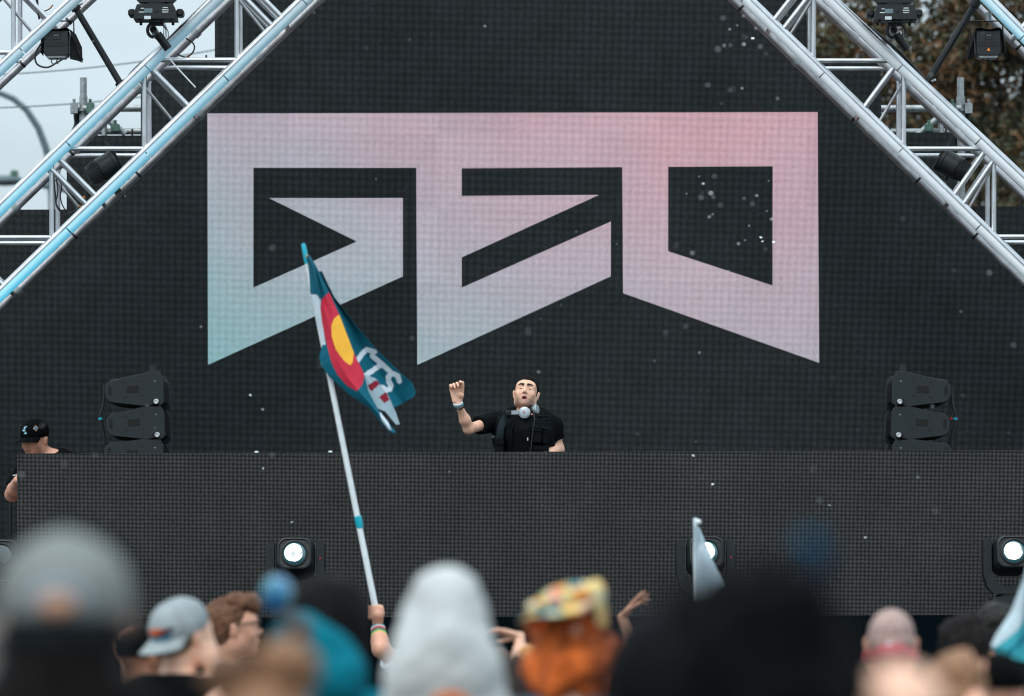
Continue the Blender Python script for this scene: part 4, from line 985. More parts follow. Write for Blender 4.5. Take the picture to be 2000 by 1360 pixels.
    pouch(1037, 834, 1058, 866, .03); pouch(1058.5, 837, 1071, 869, .028, -.115); pouch(1042, 872, 1072, 894, .03); pouch(966, 858, 984, 896, .05, -.1)
    pouch(1050, 812, 1072, 822, .012, -.09, vd, 'shoulder_tab')
    zp = MB().box(Q(1030.5, 858, -.165), (.007, .005, .018)).build('zip_pull', M['steel'], vest)
    # wrist bands
    ax = (wrL - elL).normalized()
    for off, m, r_, w_ in ((.0, M['white_print'], .031, .011), (-.028, M['brow'], .0305, .005), (-.012, cloth('band_teal', sr(60, 140, 160)), .0315, .004)):
        MB().lathe([(r_ - .004, -w_ / 2), (r_, -w_ / 2), (r_, w_ / 2), (r_ - .004, w_ / 2)], wrL + ax * off, ax + Vector((.15, 0, 0)), 20).build('wristband', m, t)
    # headphones round the neck
    hp = empty('headphones', Q(1027, 806, -.1)); tag(hp, 'silver headphones with a red mark worn round the neck', 'headphones')
    sil = mat('headphone_silver', sr(168, 178, 184), .35, .5, .08); pad = mat('ear_pad', sr(16, 19, 21), .6)
    c = Q(1024.5, 806, -.16); ax = Vector((-.15, -1, .12)).normalized()
    cup = MB().lathe([(.0, -.012), (.033, -.012), (.034, .004), (.031, .010), (.026, .0115), (.0, .0125)], c, ax, 32).build('ear_cup', sil, hp)
    MB().lathe([(.018, -.042), (.036, -.04), (.039, -.028), (.034, -.0125)], c, ax, 28).build('ear_pad', pad, hp)
    MB().lathe([(.0355, -.003), (.0365, 0), (.0355, .004)], c, ax, 32).build('trim_ring', M['steel'], cup)
    x, y, d = frame(ax); 
    ring = [c + ax * .0135 + Vector((math.cos(a) * .0052, 0, math.sin(a) * .0052 - .002)) for a in np.linspace(0, 6.28, 13)]
    MB().tube(ring, .0016, 6).tube([c + ax * .0135 + Vector((-.0052, 0, -.002)), c + ax * .0135 + Vector((-.0052, 0, .0085))], .0016, 6).build('red_mark', M['red_print'], cup)
    MB().prism([(-.032, -.012), (-.032, .014), (-.085, .012), (-.085, -.014)], -.016, 0., .004, c + ax * -.002 + Vector((0, .006, 0))).build('fork', sil, hp)
    MB().prism([(-.085, -.016), (-.085, .016), (-.1, .014), (-.1, -.014)], -.014, .006, .003, c).build('hinge', M['black_deep'], hp)
    c2 = Q(1047.5, 800, -.05); ax2 = Vector((.9, -.35, .2)).normalized()
    MB().lathe([(.0, -.012), (.033, -.012), (.034, .004), (.029, .010), (.0, .0115)], c2, ax2, 28).build('ear_cup', sil, hp)
    MB().lathe([(.018, -.04), (.036, -.038), (.039, -.028), (.034, -.0125)], c2, ax2, 28).build('ear_pad', pad, hp)
    MB().tube([Q(992, 808, -.12), Q(990, 805, .02), Q(1005, 800, .1), Q(1030, 798, .12), Q(1050, 797, .08), Q(1052, 798, .0)], .012, 10).build('head_band', pad, hp)
    MB().tube([Q(1043, 808, -.1), Q(1044, 822, -.155), Q(1040, 845, -.17), Q(1036, 885, -.17)], .0035, 6).build('cord', M['black'], hp)
dj()

# ------------------------------------------------------------------ seated stage hand in a cap at the booth end
def stage_hand():
    Y = 36.6; Q = lambda x, y, dy=0.: P(x, y, Y + dy)
    org = Vector((Q(95, 900).x, Y, DECK_Z)); t = empty('person', org); tag(t, 'seated person in black tee and black cap looking down at the booth end', 'person')
    hm = Matrix.Translation(Q(69, 861)) @ rotz(R(180 - 30)) @ Matrix.Rotation(R(-11), 4, 'X') @ Matrix.Scale(.95, 4)
    U, fine, lips, S = head_prims()
    sh1, el1, wr1 = Q(52, 912, .0), Q(24, 966, -.05), Q(34, 938, -.25)
    sh2, el2, wr2 = Q(150, 912, .05), Q(165, 975, .0), Q(110, 960, -.3)
    hip = Vector((Q(110, 900).x, Y + .1, DECK_Z + .52))
    torso = [cap(hip, Q(105, 950, .06), .15, .15), ell(Q(103, 925, .05), (.18, .12, .16)), cap(Q(65, 908, .04), Q(140, 908, .06), .062), ell(hip, (.18, .15, .13))]
    legs = []
    for sx in (-.1, .14):
        k1 = hip + Vector((sx, -.42, .02)); a1 = k1 + Vector((0, -.02, -.42)); legs += [cap(hip + Vector((sx * .8, 0, -.02)), k1, .09, .065), cap(k1, a1, .062, .045), cap(a1 + Vector((0, .02, -.07)), a1 + Vector((0, -.16, -.075)), .042, .038)]
    neck = [cap(Q(98, 905, .05), hm @ Vector((0, -.03, -.055)), .06, .056)]
    arms = arm_prims(sh1, el1, wr1, 1.02) + arm_prims(sh2, el2, wr2, 1.)
    hd = hand_prims(wr1, (.35, -.5, .5), (.8, .3, 0), 1, curl=(30, 40, 30), size=.95) + hand_prims(wr2, (-.5, -.5, 0), (0, 0, -1), -1, size=.95)
    fn = [xf(p, hm) for p in fine + lips]
    f = Field(torso + legs + neck + arms + hd + [xf(p, hm) for p in U], .0065).add(torso + legs + neck + arms + [xf(p, hm) for p in U], .03).add(fn, .005).add(hd, .004).sub([xf(p, hm) for p in S], .006)
    hi = hm.inverted(); A3 = np.array(hi.to_3x3()); T3 = np.array(hi.translation)
    def pick(c):
        q = c @ A3.T + T3; x, y, z = np.abs(q[:, 0]), q[:, 1], q[:, 2]; k = np.zeros(len(c), int)
        k[(y > .084) & (x < .021) & (z < -.045) & (z > -.068)] = 2
        k[(y > .05) & (np.abs(z - .011) < .003) & (x > .016) & (x < .045)] = 1
        k[(y > .05) & (x > .011) & (x < .047) & (z > .033) & (z < .041)] = 1
        return k
    f.mesh('body', [M['skin_light'], M['brow'], M['lip']], t, pick)
    solid('hair', [xf(ell((0, -.02, .02), (.0765, .094, .075)), hm)], .006, hair_mat('brown', (.035, .024, .017)), t, clips=[(hm @ Vector((0, .02, .02)), hm.to_3x3() @ Vector((0, .9, -.4)))])
    tee = cloth('tee_hand', sr(7, 9, 11), bump=.5, bscale=30)
    solid('tee', [grow(p, .013) for p in torso] + [cap(sh1, el1, .07, .068, (sh1 + (el1 - sh1) * .8, el1 - sh1)), cap(sh2, el2, .068, .066, (sh2 + (el2 - sh2) * .7, el2 - sh2))], .008, tee, t, k=.03, noise=(.004, 6, 3, 5), clips=[(Q(98, 884, .0), (-.15, -.5, 1))])
    solid('trousers', [grow(p, .013) for p in legs[0:2] + legs[3:5]] + [ell(hip, (.19, .16, .12))], .015, cloth('denim', sr(28, 36, 52)), t, clips=[(hip + Vector((0, 0, .05)), (0, 0, 1))])
    blk = cloth('cap_black', sr(5, 7, 8))
    baseball_cap(t, hm, blk, h=.005, z=.056)
    lb = M['embl_lb'] = mat('emblem_pale_blue', sr(165, 215, 230), .7)
    Z_ = 2
    # two interlocked letters, B and I, in pale blue
    def stroke(pts, w=2.2):
        pts = [(Z_ + (a - Z_) * 1.3, 30 + (e - 30) * 1.15) for a, e in pts]
        for (a0, e0), (a1, e1) in zip(pts, pts[1:]):
            da, de = a1 - a0, e1 - e0; L_ = math.hypot(da, de) or 1; nx_, ny_ = -de / L_ * w, da / L_ * w
            patch(t, hm, [(a0 + nx_, e0 + ny_), (a1 + nx_, e1 + ny_), (a1 - nx_, e1 - ny_), (a0 - nx_, e0 - ny_)], lb, name='monogram_stroke')
    stroke([(Z_ + 9, 44), (Z_ + 9, 24), (Z_ + 1, 22), (Z_ - 1, 28), (Z_ + 1, 33), (Z_ + 9, 34), (Z_ + 2, 36), (Z_ + 1, 41), (Z_ + 4, 45), (Z_ + 12, 44)])
    stroke([(Z_ + 1, 40), (Z_ - 6, 38)]); stroke([(Z_ - 3, 39), (Z_ - 4, 14)]); stroke([(Z_ + 1, 13), (Z_ - 9, 14)])
    for sc_, m, o_ in ((1., M['white_print'], .003), (.82, mat('patch_orange', sr(215, 110, 60), .7), .0045), (.62, mat('patch_teal', sr(25, 130, 160), .7), .006)):
        patch(t, hm, [(-48, 30 + 15 * sc_), (-48 + 12 * sc_, 30), (-48, 30 - 15 * sc_), (-48 - 12 * sc_, 30)], m, o_, name='diamond_patch')
    MB().lathe([(.03, -.003), (.0335, -.003), (.0335, .003), (.03, .003)], wr1 + (el1 - wr1) * .25, wr1 - el1, 18).build('bracelet', M['steel'], t)
    MB().box(Q(30, 928, -.13), (.035, .004, .006), Matrix.Rotation(R(-10), 3, 'Y')).build('chest_print', M['white_print'], t)
    # what he sits on, and the stand beside him
    cs = empty('flight_case', (hip.x, hip.y, DECK_Z)); tag(cs, 'black flight case used as a seat behind the booth end', 'case')
    zt3 = hip.z - .13 - DECK_Z
    MB().prism(rrect(.5, zt3, .01, 2, 0, zt3 / 2), -.2, .25, .006, (hip.x, hip.y, DECK_Z)).build('shell', M['black'], cs)
    for x in (-.25, .25): MB().box((hip.x + x, hip.y - .203, DECK_Z + zt3 / 2), (.03, .006, zt3)).build('edge_trim', M['steel'], cs)
    sp = Q(20, 980, -.3); sd = empty('microphone_stand', (sp.x, sp.y, DECK_Z)); tag(sd, 'thin black stand under the elbow of the cap wearer', 'stand')
    MB().tube([(sp.x, sp.y, DECK_Z + .03), (sp.x, sp.y, sp.z)], .009, 10).build('pole', M['black_deep'], sd)
    for a in (90, 210, 330): MB().tube([(sp.x, sp.y, DECK_Z + .12), (sp.x + .25 * math.cos(R(a)), sp.y + .25 * math.sin(R(a)), DECK_Z + .008)], .008, 8).build('leg', M['black_deep'], sd)
stage_hand()

# ================================================================== flags
def grid_cloth(name, curves, nu, nv, parent, mats, pick, wr=.006, seed=0, thick=.0012):
    """cloth spanned between photo-traced curves [(x, y, dY)...] at real depths, with ripples; pick(px, py, v) -> material index"""
    def resample(c, n):
        c = np.array(c, float); d = np.r_[0, np.cumsum(np.linalg.norm(np.diff(c[:, :2], axis=0), axis=1))]; u = np.linspace(0, d[-1], n)
        return np.stack([np.interp(u, d, c[:, k]) for k in range(3)], 1)
    C = [resample(c, nu) for c in curves]; g = np.random.default_rng(seed)
    rows = []
    for a, b_ in zip(C, C[1:]):
        for k in range(nv): rows.append(a + (b_ - a) * (k / nv))
    rows.append(C[-1]); A = np.stack(rows)                                    # (v, u, 3)
    V = A.shape[0]; uu = np.linspace(0, 1, nu)[None, :]; vv = np.linspace(0, 1, V)[:, None]
    rip = sum(np.sin(uu * g.uniform(4, 16) + vv * g.uniform(8, 26) + g.uniform(0, 6)) for _ in range(4)) * wr / 2
    m = MB()
    for i in range(V):
        for j in range(nu): m.v.append(tuple(P(A[i, j, 0], A[i, j, 1], A[i, j, 2] + rip[i, j] * np.sin(np.pi * min(1, uu[0, j] * 3 + .05)))))
    px, py = [], []
    for i in range(V - 1):
        for j in range(nu - 1):
            m.f.append((i * nu + j, i * nu + j + 1, (i + 1) * nu + j + 1, (i + 1) * nu + j)); q = (A[i, j] + A[i, j + 1] + A[i + 1, j] + A[i + 1, j + 1]) / 4; px.append(q[0]); py.append(q[1])
    m.mi = pick(np.array(px), np.array(py)).tolist() if pick else [0] * len(m.f)
    ob = m.build(name, mats if len(mats) > 1 else mats[0], parent, smooth=180)
    md = ob.modifiers.new('thickness', 'SOLIDIFY'); md.thickness = thick
    return ob
def Zp(pts): return [(560 + x / 3.237, 460 + y / 3.237) for x, y in pts]
def flag_cloth_mat(name, c):
    m = mat(name, c, .75, 0, .07, 14, bump=.12, bscale=900, spec=.2); b = m.node_tree.nodes['Principled BSDF']
    return m
FM = [flag_cloth_mat('flag_teal', sr(8, 92, 112)), flag_cloth_mat('flag_white', sr(205, 218, 228)), flag_cloth_mat('flag_red', sr(200, 50, 72)), flag_cloth_mat('flag_yellow', sr(250, 186, 66)), flag_cloth_mat('flag_maroon', sr(130, 30, 50)), flag_cloth_mat('flag_pale_back', sr(150, 170, 180))]
HY = 30.0
def state_flag():
    fl = empty('flag', P(735, 1195, HY)); tag(fl, 'teal flag with red C, yellow disc and white letters ITS on a tall pole', 'flag')
    a, c = P(595, 490, HY), P(737, 1206, HY)
    MB().tube([a, c], .0125, 16, r1=.0165).build('pole', M['white_plastic'], fl)
    d = (c - a).normalized()
    MB().lathe([(.008, -.01), (.012, 0), (.014, .06), (.013, .1)], a - d * .03, d, 14).build('finial', M['teal_plastic'], fl)
    p = P(701, 1020, HY); MB().lathe([(.0165, -.033), (.0195, -.03), (.0195, .02), (.0165, .034)], p, d, 16).build('grip_collar', M['teal_plastic'], fl)
    MB().lathe([(0, 0), (.009, 0), (.009, .006), (0, .007)], P(600, 501, HY - .02), (0, -1, 0), 12).build('grommet', mat('brass', (.6, .4, .25), .35, 1.), fl)
    # printed pattern, by cloth layer
    white = Zp([(140, 372), (190, 375), (216, 412), (212, 460), (226, 560), (246, 690), (215, 692), (175, 500)])
    red = Zp([(268, 358), (330, 500), (425, 745), (470, 820), (492, 885), (480, 940), (442, 985), (380, 950), (320, 880), (285, 810), (255, 700), (225, 560), (212, 460), (222, 402)])
    yel = Zp([(332, 500), (425, 738), (418, 800), (402, 822), (360, 790), (310, 720), (285, 640), (283, 570), (300, 525)])
    tail = Zp([(588, 1120), (606, 1122), (640, 1175), (662, 1236), (640, 1225), (600, 1170)])
    def front(x, y):
        k = np.zeros(len(x), int); k[inpoly(x, y, white)] = 1; k[inpoly(x, y, red)] = 2; k[inpoly(x, y, yel)] = 3; k[inpoly(x, y, tail)] = 1
        return k
    def zc(pts, y0, y1=None):
        n = len(pts); return [(560 + x / 3.237, 460 + y / 3.237, y0 + ((y1 if y1 is not None else y0) - y0) * i / (n - 1)) for i, (x, y) in enumerate(pts)]
    left = zc([(124, 128), (136, 220), (150, 370), (190, 540), (226, 690), (205, 770), (216, 822), (268, 892), (400, 1010), (520, 1090), (600, 1190), (657, 1250)], HY - .0, HY - .08)
    mid = zc([(136, 128), (175, 230), (215, 400), (262, 560), (300, 690), (330, 800), (385, 900), (470, 1000), (540, 1080), (620, 1180), (672, 1250)], HY - .07, HY - .1)
    fold = zc([(148, 128), (210, 240), (268, 358), (332, 500), (425, 742), (492, 885), (516, 985), (575, 1095), (640, 1180), (692, 1245)], HY - .03, HY - .06)
    grid_cloth('cloth_front', [left, mid, fold], 210, 60, fl, FM, front, .012, 4)
    L_ = 16
    strokes = [[(556, 737), (505, 722), (478, 748), (448, 790)], [(540, 762), (600, 812), (652, 860)], [(600, 815), (550, 850), (496, 886)], [(712, 922), (702, 888), (670, 873), (642, 893), (645, 925), (660, 948), (652, 972), (630, 980), (608, 962)]]
    strip = Zp([(488, 882), (560, 905), (640, 1010), (716, 1195), (690, 1192), (620, 1110), (570, 1090), (515, 985)])
    sq = [Zp([(512, 950), (565, 915), (590, 938), (535, 988)]), Zp([(582, 1022), (628, 992), (650, 1040), (618, 1062)])]
    def backp(x, y):
        k = np.zeros(len(x), int); zx, zy = (x - 560) * 3.237, (y - 460) * 3.237
        for st_ in strokes:
            for (x0, y0), (x1, y1) in zip(st_, st_[1:]):
                dx, dy = x1 - x0, y1 - y0; t = np.clip(((zx - x0) * dx + (zy - y0) * dy) / (dx * dx + dy * dy), 0, 1); k[np.hypot(zx - x0 - t * dx, zy - y0 - t * dy) < L_] = 1
        return k
    in0 = zc([(205, 232), (262, 352), (325, 495), (418, 735), (485, 875), (540, 960), (600, 1040), (670, 1092)], HY - .0, HY + .02)
    in1 = zc([(212, 228), (285, 372), (400, 540), (470, 700), (560, 830), (640, 940), (700, 1010), (740, 1060)], HY + .08, HY + .1)
    out = zc([(220, 225), (300, 390), (430, 560), (560, 715), (720, 870), (795, 935), (816, 995), (800, 1022)], HY + .03, HY + .05)
    grid_cloth('cloth_back', [in0, in1, out], 210, 60, fl, FM, backp, .012, 9)
    def stripp(x, y):
        k = np.full(len(x), 5, int)
        for q in sq: k[inpoly(x, y, q)] = 4
        return k
    s0 = zc([(486, 880), (515, 985), (570, 1092), (622, 1112), (692, 1196)], HY - .03, HY - .02); s1 = zc([(500, 880), (565, 908), (642, 1012), (690, 1120), (716, 1196)], HY + .0, HY + .0)
    grid_cloth('cloth_fold', [s0, s1], 90, 60, fl, FM, stripp, .004, 2)
state_flag()
wf = empty('flag', (P(1357, 1200, 27).x, 27, 0)); tag(wf, 'small plain white flag on a white pole in front of a lit stage light', 'flag')
MB().tube([(P(1357, 1100, 27).x, 27, .9), P(1358, 1012, 27)], .010, 12).build('pole', M['white_plastic'], wf)
MB().lathe([(0, -.012), (.012, -.01), (.017, .0), (.012, .012), (0, .014)], P(1363, 1020, 27), (0, 0, 1), 12).build('finial', M['white_plastic'], wf)
sheer = mat('sheer_white', sr(190, 208, 218), .8, 0, .1, 10); sheer.node_tree.nodes['Principled BSDF'].inputs['Alpha'].default_value = .82
grid_cloth('cloth', [[(1354, 1022, 27), (1354, 1100, 27), (1355, 1178, 27)], [(1362, 1030, 26.93), (1374, 1100, 26.93), (1385, 1180, 26.93)], [(1366, 1030, 27.02), (1392, 1095, 27.02), (1416, 1140, 27.02), (1418, 1172, 27.02)]], 60, 14, wf, [sheer], None, .01, 5)
tf = empty('flag', (P(2020, 1200, 21).x, 21, 0)); tag(tf, 'teal flag with a white border hanging beside a lit stage light', 'flag')
MB().tube([(P(2020, 1200, 21).x, 21, .9), P(2012, 1040, 21)], .010, 12).build('pole', M['white_plastic'], tf)
tq = lambda x, y: np.where((x - 1938) * .78 + (y - 1262) * .62 + 10 * np.sin(y * .05) < 9, 1, np.where((x + y) % 60 < 14, 2, 0))
grid_cloth('cloth', [[(2008, 1100, 21), (1992, 1150, 21), (1975, 1195, 21), (1945, 1240, 21), (1935, 1262, 21), (1950, 1285, 21)], [(2012, 1110, 20.93), (2000, 1165, 20.93), (1990, 1230, 20.93), (1985, 1290, 20.93)], [(2022, 1110, 21), (2026, 1200, 21.05), (2030, 1300, 21)]], 90, 30, tf, [flag_cloth_mat('aqua', sr(62, 165, 178)), flag_cloth_mat('pale_border', sr(190, 208, 216)), flag_cloth_mat('aqua_dark', sr(20, 120, 140))], tq, .012, 6)

# ================================================================== crowd
black_tee = ('tee_black', sr(10, 12, 14))
HAIR = lambda kind, name, c, **k: dict(kind=kind, name=name, col=c, **k)
greyfelt = cloth('cap_grey', sr(126, 130, 128), .9, .12); greycap = cloth('cap_light_grey', sr(150, 158, 160), .9, .12); blackcap = cloth('cap_black', sr(5, 7, 8))
# big grey cap, back of head
t, hm, Mb, s = person('person in a big grey cap and dark jacket beside the unlit stage light', 125, 1040, 8.6, 0, 'tan', cap_=dict(mc=greyfelt, h=.007, brim=True, z=.036), hs=1.12, shirt=('jacket_navy', sr(12, 17, 24)),
      hair=HAIR('long', 'neardark', (.01, .009, .009), prims=[ell((0, -.03, -.03), (.082, .085, .08)), ell((0, -.05, -.12), (.12, .07, .09)), ell((0, -.05, -.19), (.16, .07, .08))], amp=.004, freq=8), extra=.02)
solid('cap_band', [xf(ell((0, -.006, -.012), (.0885, .112, .04)), hm)], .007, cloth('band_dark', sr(26, 34, 38)), t, clips=[(hm @ Vector((0, 0, .0)), hm.to_3x3() @ Vector((0, 0, 1)))])
for sc_, m in ((1., mat('patch_pale', sr(150, 165, 178), .8)), (.6, mat('patch_peach', sr(200, 150, 125), .8))):
    patch(t, hm, [(180 + 26 * sc_ * math.cos(a), 0 + 15 * sc_ * math.sin(a) - (1 - sc_) * 14) for a in np.linspace(0, 6.28, 12, endpoint=False)], m, .003 + (1 - sc_) * .004, z=.036)
# red shirt at the edge
person('person in a dark red shirt half hidden by the big grey cap', -30, 1205, 10.5, R(10), 'light', hair=HAIR('short', 'ash', (.16, .15, .14)), shirt=('tee_red', sr(120, 26, 36)))
# black cap with a phone
Yp = 22.; pw = P(250, 1292, Yp)
person('person in a black cap holding up a phone beside the light grey cap', 283, 1222, Yp, R(-35), 'brown', cap_=dict(mc=blackcap, h=.008), shirt=('tee_charcoal', sr(14, 17, 20)), extra=.018,
       arms={-1: dict(el=P(262, 1400, Yp - .05), wr=P(252, 1300, Yp + .1), d=(-.05, .1, 1), n=(.5, .8, 0), thumb=1, kw=dict(curl=(18, 25, 18), size=1.))}, h=.009, hyaw=R(-30))
ph = P(262, 1246, Yp + .14); o = MB().prism(rrect(.075, .15, .01, 3), 0, .009, .002, ph).build('phone', M['black_deep']); tag(o, 'black phone held up beside the person in the black cap', 'phone')
MB().prism(rrect(.022, .03, .006, 3, -.02, .05), -.0015, -.0004, .0003, ph).build('camera_bump', M['black'], o)
# light grey cap worn backwards, looking to the side
t, hm, Mb, s = person('person in a black tank top and backwards light grey cap', 348, 1164, 20., R(-46), 'pale', cap_=dict(mc=greycap, mb=greycap, back=True, h=.006), shirt=black_tee, sleeves=False, extra=.018, hyaw=R(4), roll=R(0), pitch=R(22), h=.011, hair=HAIR('buzz', 'sandybuzz', (.12, .08, .05)),
       arms={1: dict(el=P(432, 1400, 19.8), wr=P(408, 1262, 20.05), d=(-.1, .0, 1), n=(-.9, .2, 0), thumb=-1, kw=dict(curl=(25, 30, 20), size=.95))})
for a0, e0, ra, re, cc in ((196, 6, 15, 10, sr(210, 90, 40)), (178, 5, 9, 8, sr(120, 30, 25)), (185, -8, 16, 8, sr(15, 120, 145)), (168, 8, 9, 6, sr(30, 50, 58)), (200, -13, 12, 6, sr(20, 135, 155))):
    patch(t, hm, [(a0 - 20 + 1.3 * ra * math.cos(a) * (1 + .25 * math.sin(3 * a)), e0 + re * math.sin(a) * (1 + .2 * math.cos(2 * a))) for a in np.linspace(0, 6.28, 14, endpoint=False)], mat('patch_blot', cc, .8), .003 + .0006 * ra / 10)
# man with glasses, profile
t, hm, Mb, s = person('person with reddish brown hair and dark glasses looking sideways', 446, 1162, 24., R(-70), 'light', hair=HAIR('short', 'auburnbrown', (.13, .062, .036), quiff=True), shirt=black_tee, h=.009, hyaw=R(-10), pitch=R(4), extra=.02)
solid('hair_top', [xf(p, hm) for p in (ell((0, .03, .105), (.066, .085, .035)), ell((0, .085, .09), (.05, .03, .03)))], .006, HAIRC['auburnbrown'], t, noise=(.007, 12, 3, 4))
gl = empty('glasses', hm @ Vector((0, .1, .015))); tag(gl, 'dark rimmed glasses on the person with reddish brown hair', 'glasses')
for sx in (-1, 1):
    MB().tube([hm @ Vector((sx * (.033 + .024 * math.cos(a)), .108 - abs(math.cos(a)) * .004, .014 + .019 * math.sin(a))) for a in np.linspace(0, 6.28, 15)], .003, 6).build('rim', M['black_deep'], gl)
    MB().tube([hm @ Vector((sx * .058, .1, .02)), hm @ Vector((sx * .085, .05, .02)), hm @ Vector((sx * .084, -.02, .015))], .0035, 6).build('temple', M['black_deep'], gl)
MB().tube([hm @ Vector((-.009, .112, .018)), hm @ Vector((.009, .112, .018))], .003, 6).build('bridge', M['black_deep'], gl)
# black beanie and teal jacket
t, hm, Mb, s = person('person in a black knitted beanie and teal hooded jacket seen from behind', 642, 1124, 13.5, R(8), 'brown', shirt=('jacket_teal', sr(10, 105, 122)), extra=.02,
       hair=HAIR('afro', 'blackhat', (.011, .011, .011), prims=[ell((0, -.006, .05), (.1, .115, .094)), ell((0, -.025, -.02), (.092, .095, .09)), ell((0.02, -.03, -.08), (.07, .07, .07))], amp=.003, freq=14))
solid('hood', [cap(P(590, 1232, 13.3), P(668, 1320, 13.25), .04, .06), cap(P(575, 1255, 13.35), P(600, 1370, 13.35), .05, .08)] + [xf(p, Mb) for p in (cap((-.13 * s, -.09, 1.44 * s), (.1 * s, -.1, 1.43 * s), .07), cap((-.14 * s, -.06, 1.5 * s), (-.06 * s, -.12, 1.5 * s), .06), cap((-.2 * s, -.05, 1.3 * s), (-.2 * s, -.02, 1.42 * s), .075))], .011, cloth('jacket_teal', sr(10, 105, 122)), t, k=.03, noise=(.006, 6, 2, 3))
# blue ball ornament on a stick
bq = P(541, 1160, 12.5); bl = empty('ball_wand', (bq.x, bq.y, .9)); tag(bl, 'glossy blue and teal ball on a thin stick beside the black beanie', 'ball')
bm_ = mat('iridescent_blue', sr(30, 130, 190), .2, .3, .35, 14, coat=1.)
t_ = bm_.node_tree; lw = t_.nodes.new('ShaderNodeTexNoise'); lw.inputs['Scale'].default_value = 18; cr = t_.nodes.new('ShaderNodeValToRGB'); t_.links.new(lw.outputs['Fac'], cr.inputs['Fac']); tcn = t_.nodes.new('ShaderNodeTexCoord'); t_.links.new(tcn.outputs['Object'], lw.inputs['Vector'])
cr.color_ramp.elements[0].position = .35; cr.color_ramp.elements[0].color = (*sr(8, 120, 132), 1); cr.color_ramp.elements[1].position = .62; cr.color_ramp.elements[1].color = (*sr(40, 110, 180), 1); t_.links.new(cr.outputs[0], t_.nodes['Principled BSDF'].inputs['Base Color'])
solid('ball', [ell(bq, (.034, .034, .04))], .003, bm_, bl, noise=(.0012, 20, 2, 1)); MB().tube([bq - Vector((0, 0, .035)), bq - Vector((-.01, 0, .75))], .004, 8).build('stick', M['black_deep'], bl)
solid('cuff', [cap(bq + Vector((.02, 0, -.05)), bq + Vector((.05, .02, -.075)), .02, .03)], .005, cloth('grey_fluff', sr(90, 98, 102)), bl, noise=(.003, 20, 2, 1))
# two space buns
t, hm, Mb, s = person('person with light brown hair tied in two buns, in front of the black beanie', 512, 1318, 9., R(5), 'light', hair=HAIR('long', 'lightbrown', (.28, .15, .085), prims=[ell((0, -.016, .03), (.083, .103, .09)), ell((0, -.05, -.06), (.07, .06, .1))], amp=.005, freq=14), shirt=('tee_grey', sr(50, 54, 58)))
for sx, c_ in ((-1, (452, 1322)), (1, (556, 1298))):
    q = P(*c_, 9.0); solid('hair_bun', [ell(q, (.042, .04, .038)), cap(q, hm @ Vector((sx * .04, -.02, .09)), .025, .03)], .006, hair_mat('lightbrown', (.28, .15, .085)) if sx > 0 else hair_mat('midbrown', (.14, .075, .045)), t, noise=(.005, 18, 3, 5))
# flag bearer
w = P(738, 1222, HY); fq = lambda x, y, d=0.: P(x, y, HY + d)
fist = [cap(w, fq(738, 1202, -.03), .026, .032), ell(fq(737, 1197, -.028), (.034, .024, .04))] + [cap(fq(742 - .15 * (y - 1187), y + 4, -.03), fq(727 - .12 * (y - 1187), y - 2, -.024), .0105, .0095) for y in (1187, 1194, 1201, 1208)] + \
       [cap(fq(727 - .12 * (y - 1187), y - 2, -.024), fq(725 - .1 * (y - 1187), y - 1, .018), .0095, .009) for y in (1187, 1194, 1201, 1208)] + [cap(fq(723, y - 1, .018), fq(736, y, .026), .0105, .009) for y in (1187, 1194, 1201, 1208)] + \
       [cap(fq(747, 1200, -.015), fq(745, 1186, .01), .013, .011), cap(fq(745, 1186, .01), fq(733, 1182, .022), .011, .0095)]
arm = {-1: dict(el=P(744, 1268, HY - .1), wr=w, prims=fist, s=.9)}
t, hm, Mb, s = person('person with auburn hair behind the white hood, holding up the teal flag pole', 862, 1166, HY, R(0), 'light', hair=HAIR('long', 'auburn', (.22, .075, .035), prims=[ell((0, -.016, .03), (.087, .105, .095)), cap((.05, -.03, .0), (.08, -.03, -.14), .05, .04), cap((-.05, -.03, .0), (-.08, -.03, -.14), .05, .04)], amp=.007, freq=12), shirt=('tee_white', sr(200, 208, 212)), arms=arm, h=.006)
ax = (w - P(744, 1268, HY - .1)).normalized()
for i, c in enumerate((sr(20, 95, 120), sr(215, 225, 225), sr(200, 60, 40), sr(15, 110, 130), sr(90, 200, 60), sr(240, 170, 50), sr(235, 80, 30))):
    o = empty('bracelet', w - ax * (.012 + i * .0125)); n_ = 16; x_, y_, d_ = frame(ax); r_ = .031 + .0011 * i; m_ = mat('bead', c, .4, 0, .1)
    tag(o, ['dark teal', 'white', 'red', 'sea green', 'lime', 'yellow', 'orange'][i] + ' bead bracelet on the arm holding the flag pole', 'bracelet')
    for k in range(n_):
        a = 2 * math.pi * k / n_; c_ = w - ax * (.012 + i * .0125) + (x_ * math.cos(a) + y_ * math.sin(a)) * r_
        MB().lathe([(0, -.0065), (.005, -.0045), (.0065, 0), (.005, .0045), (0, .0065)], c_, d_, 6).build('bead', m_, o)
# white hood
wh = ('hood_white', sr(232, 234, 232))
t, hm, Mb, s = person('person in a white hooded top with the hood up, seen from behind', 866, 1138, 13., R(0), 'light', shirt=wh, extra=.035, fat=1.1)
solid('hood', [xf(p, hm) for p in (ell((0, -.025, .06), (.09, .115, .115)), cap((0, -.05, .12), (0, -.03, -.06), .06, .115), cap((-.05, -.05, -.05), (-.085, -.05, -.17), .075, .06), cap((.05, -.05, -.05), (.085, -.05, -.17), .075, .06), cap((0, -.06, -.02), (0, -.07, -.17), .11, .09))], .009, cloth('hood_fleece', sr(192, 195, 194), .95, .1), t, k=.04, noise=(.006, 5, 3, 6))
patch_o = mat('patch_rust', sr(200, 100, 20), .8); q = P(880, 1362, 12.8); solid('back_print', [ell(q + Vector((0, 0, -.01)), (.045, .012, .022))], .004, patch_o, t)
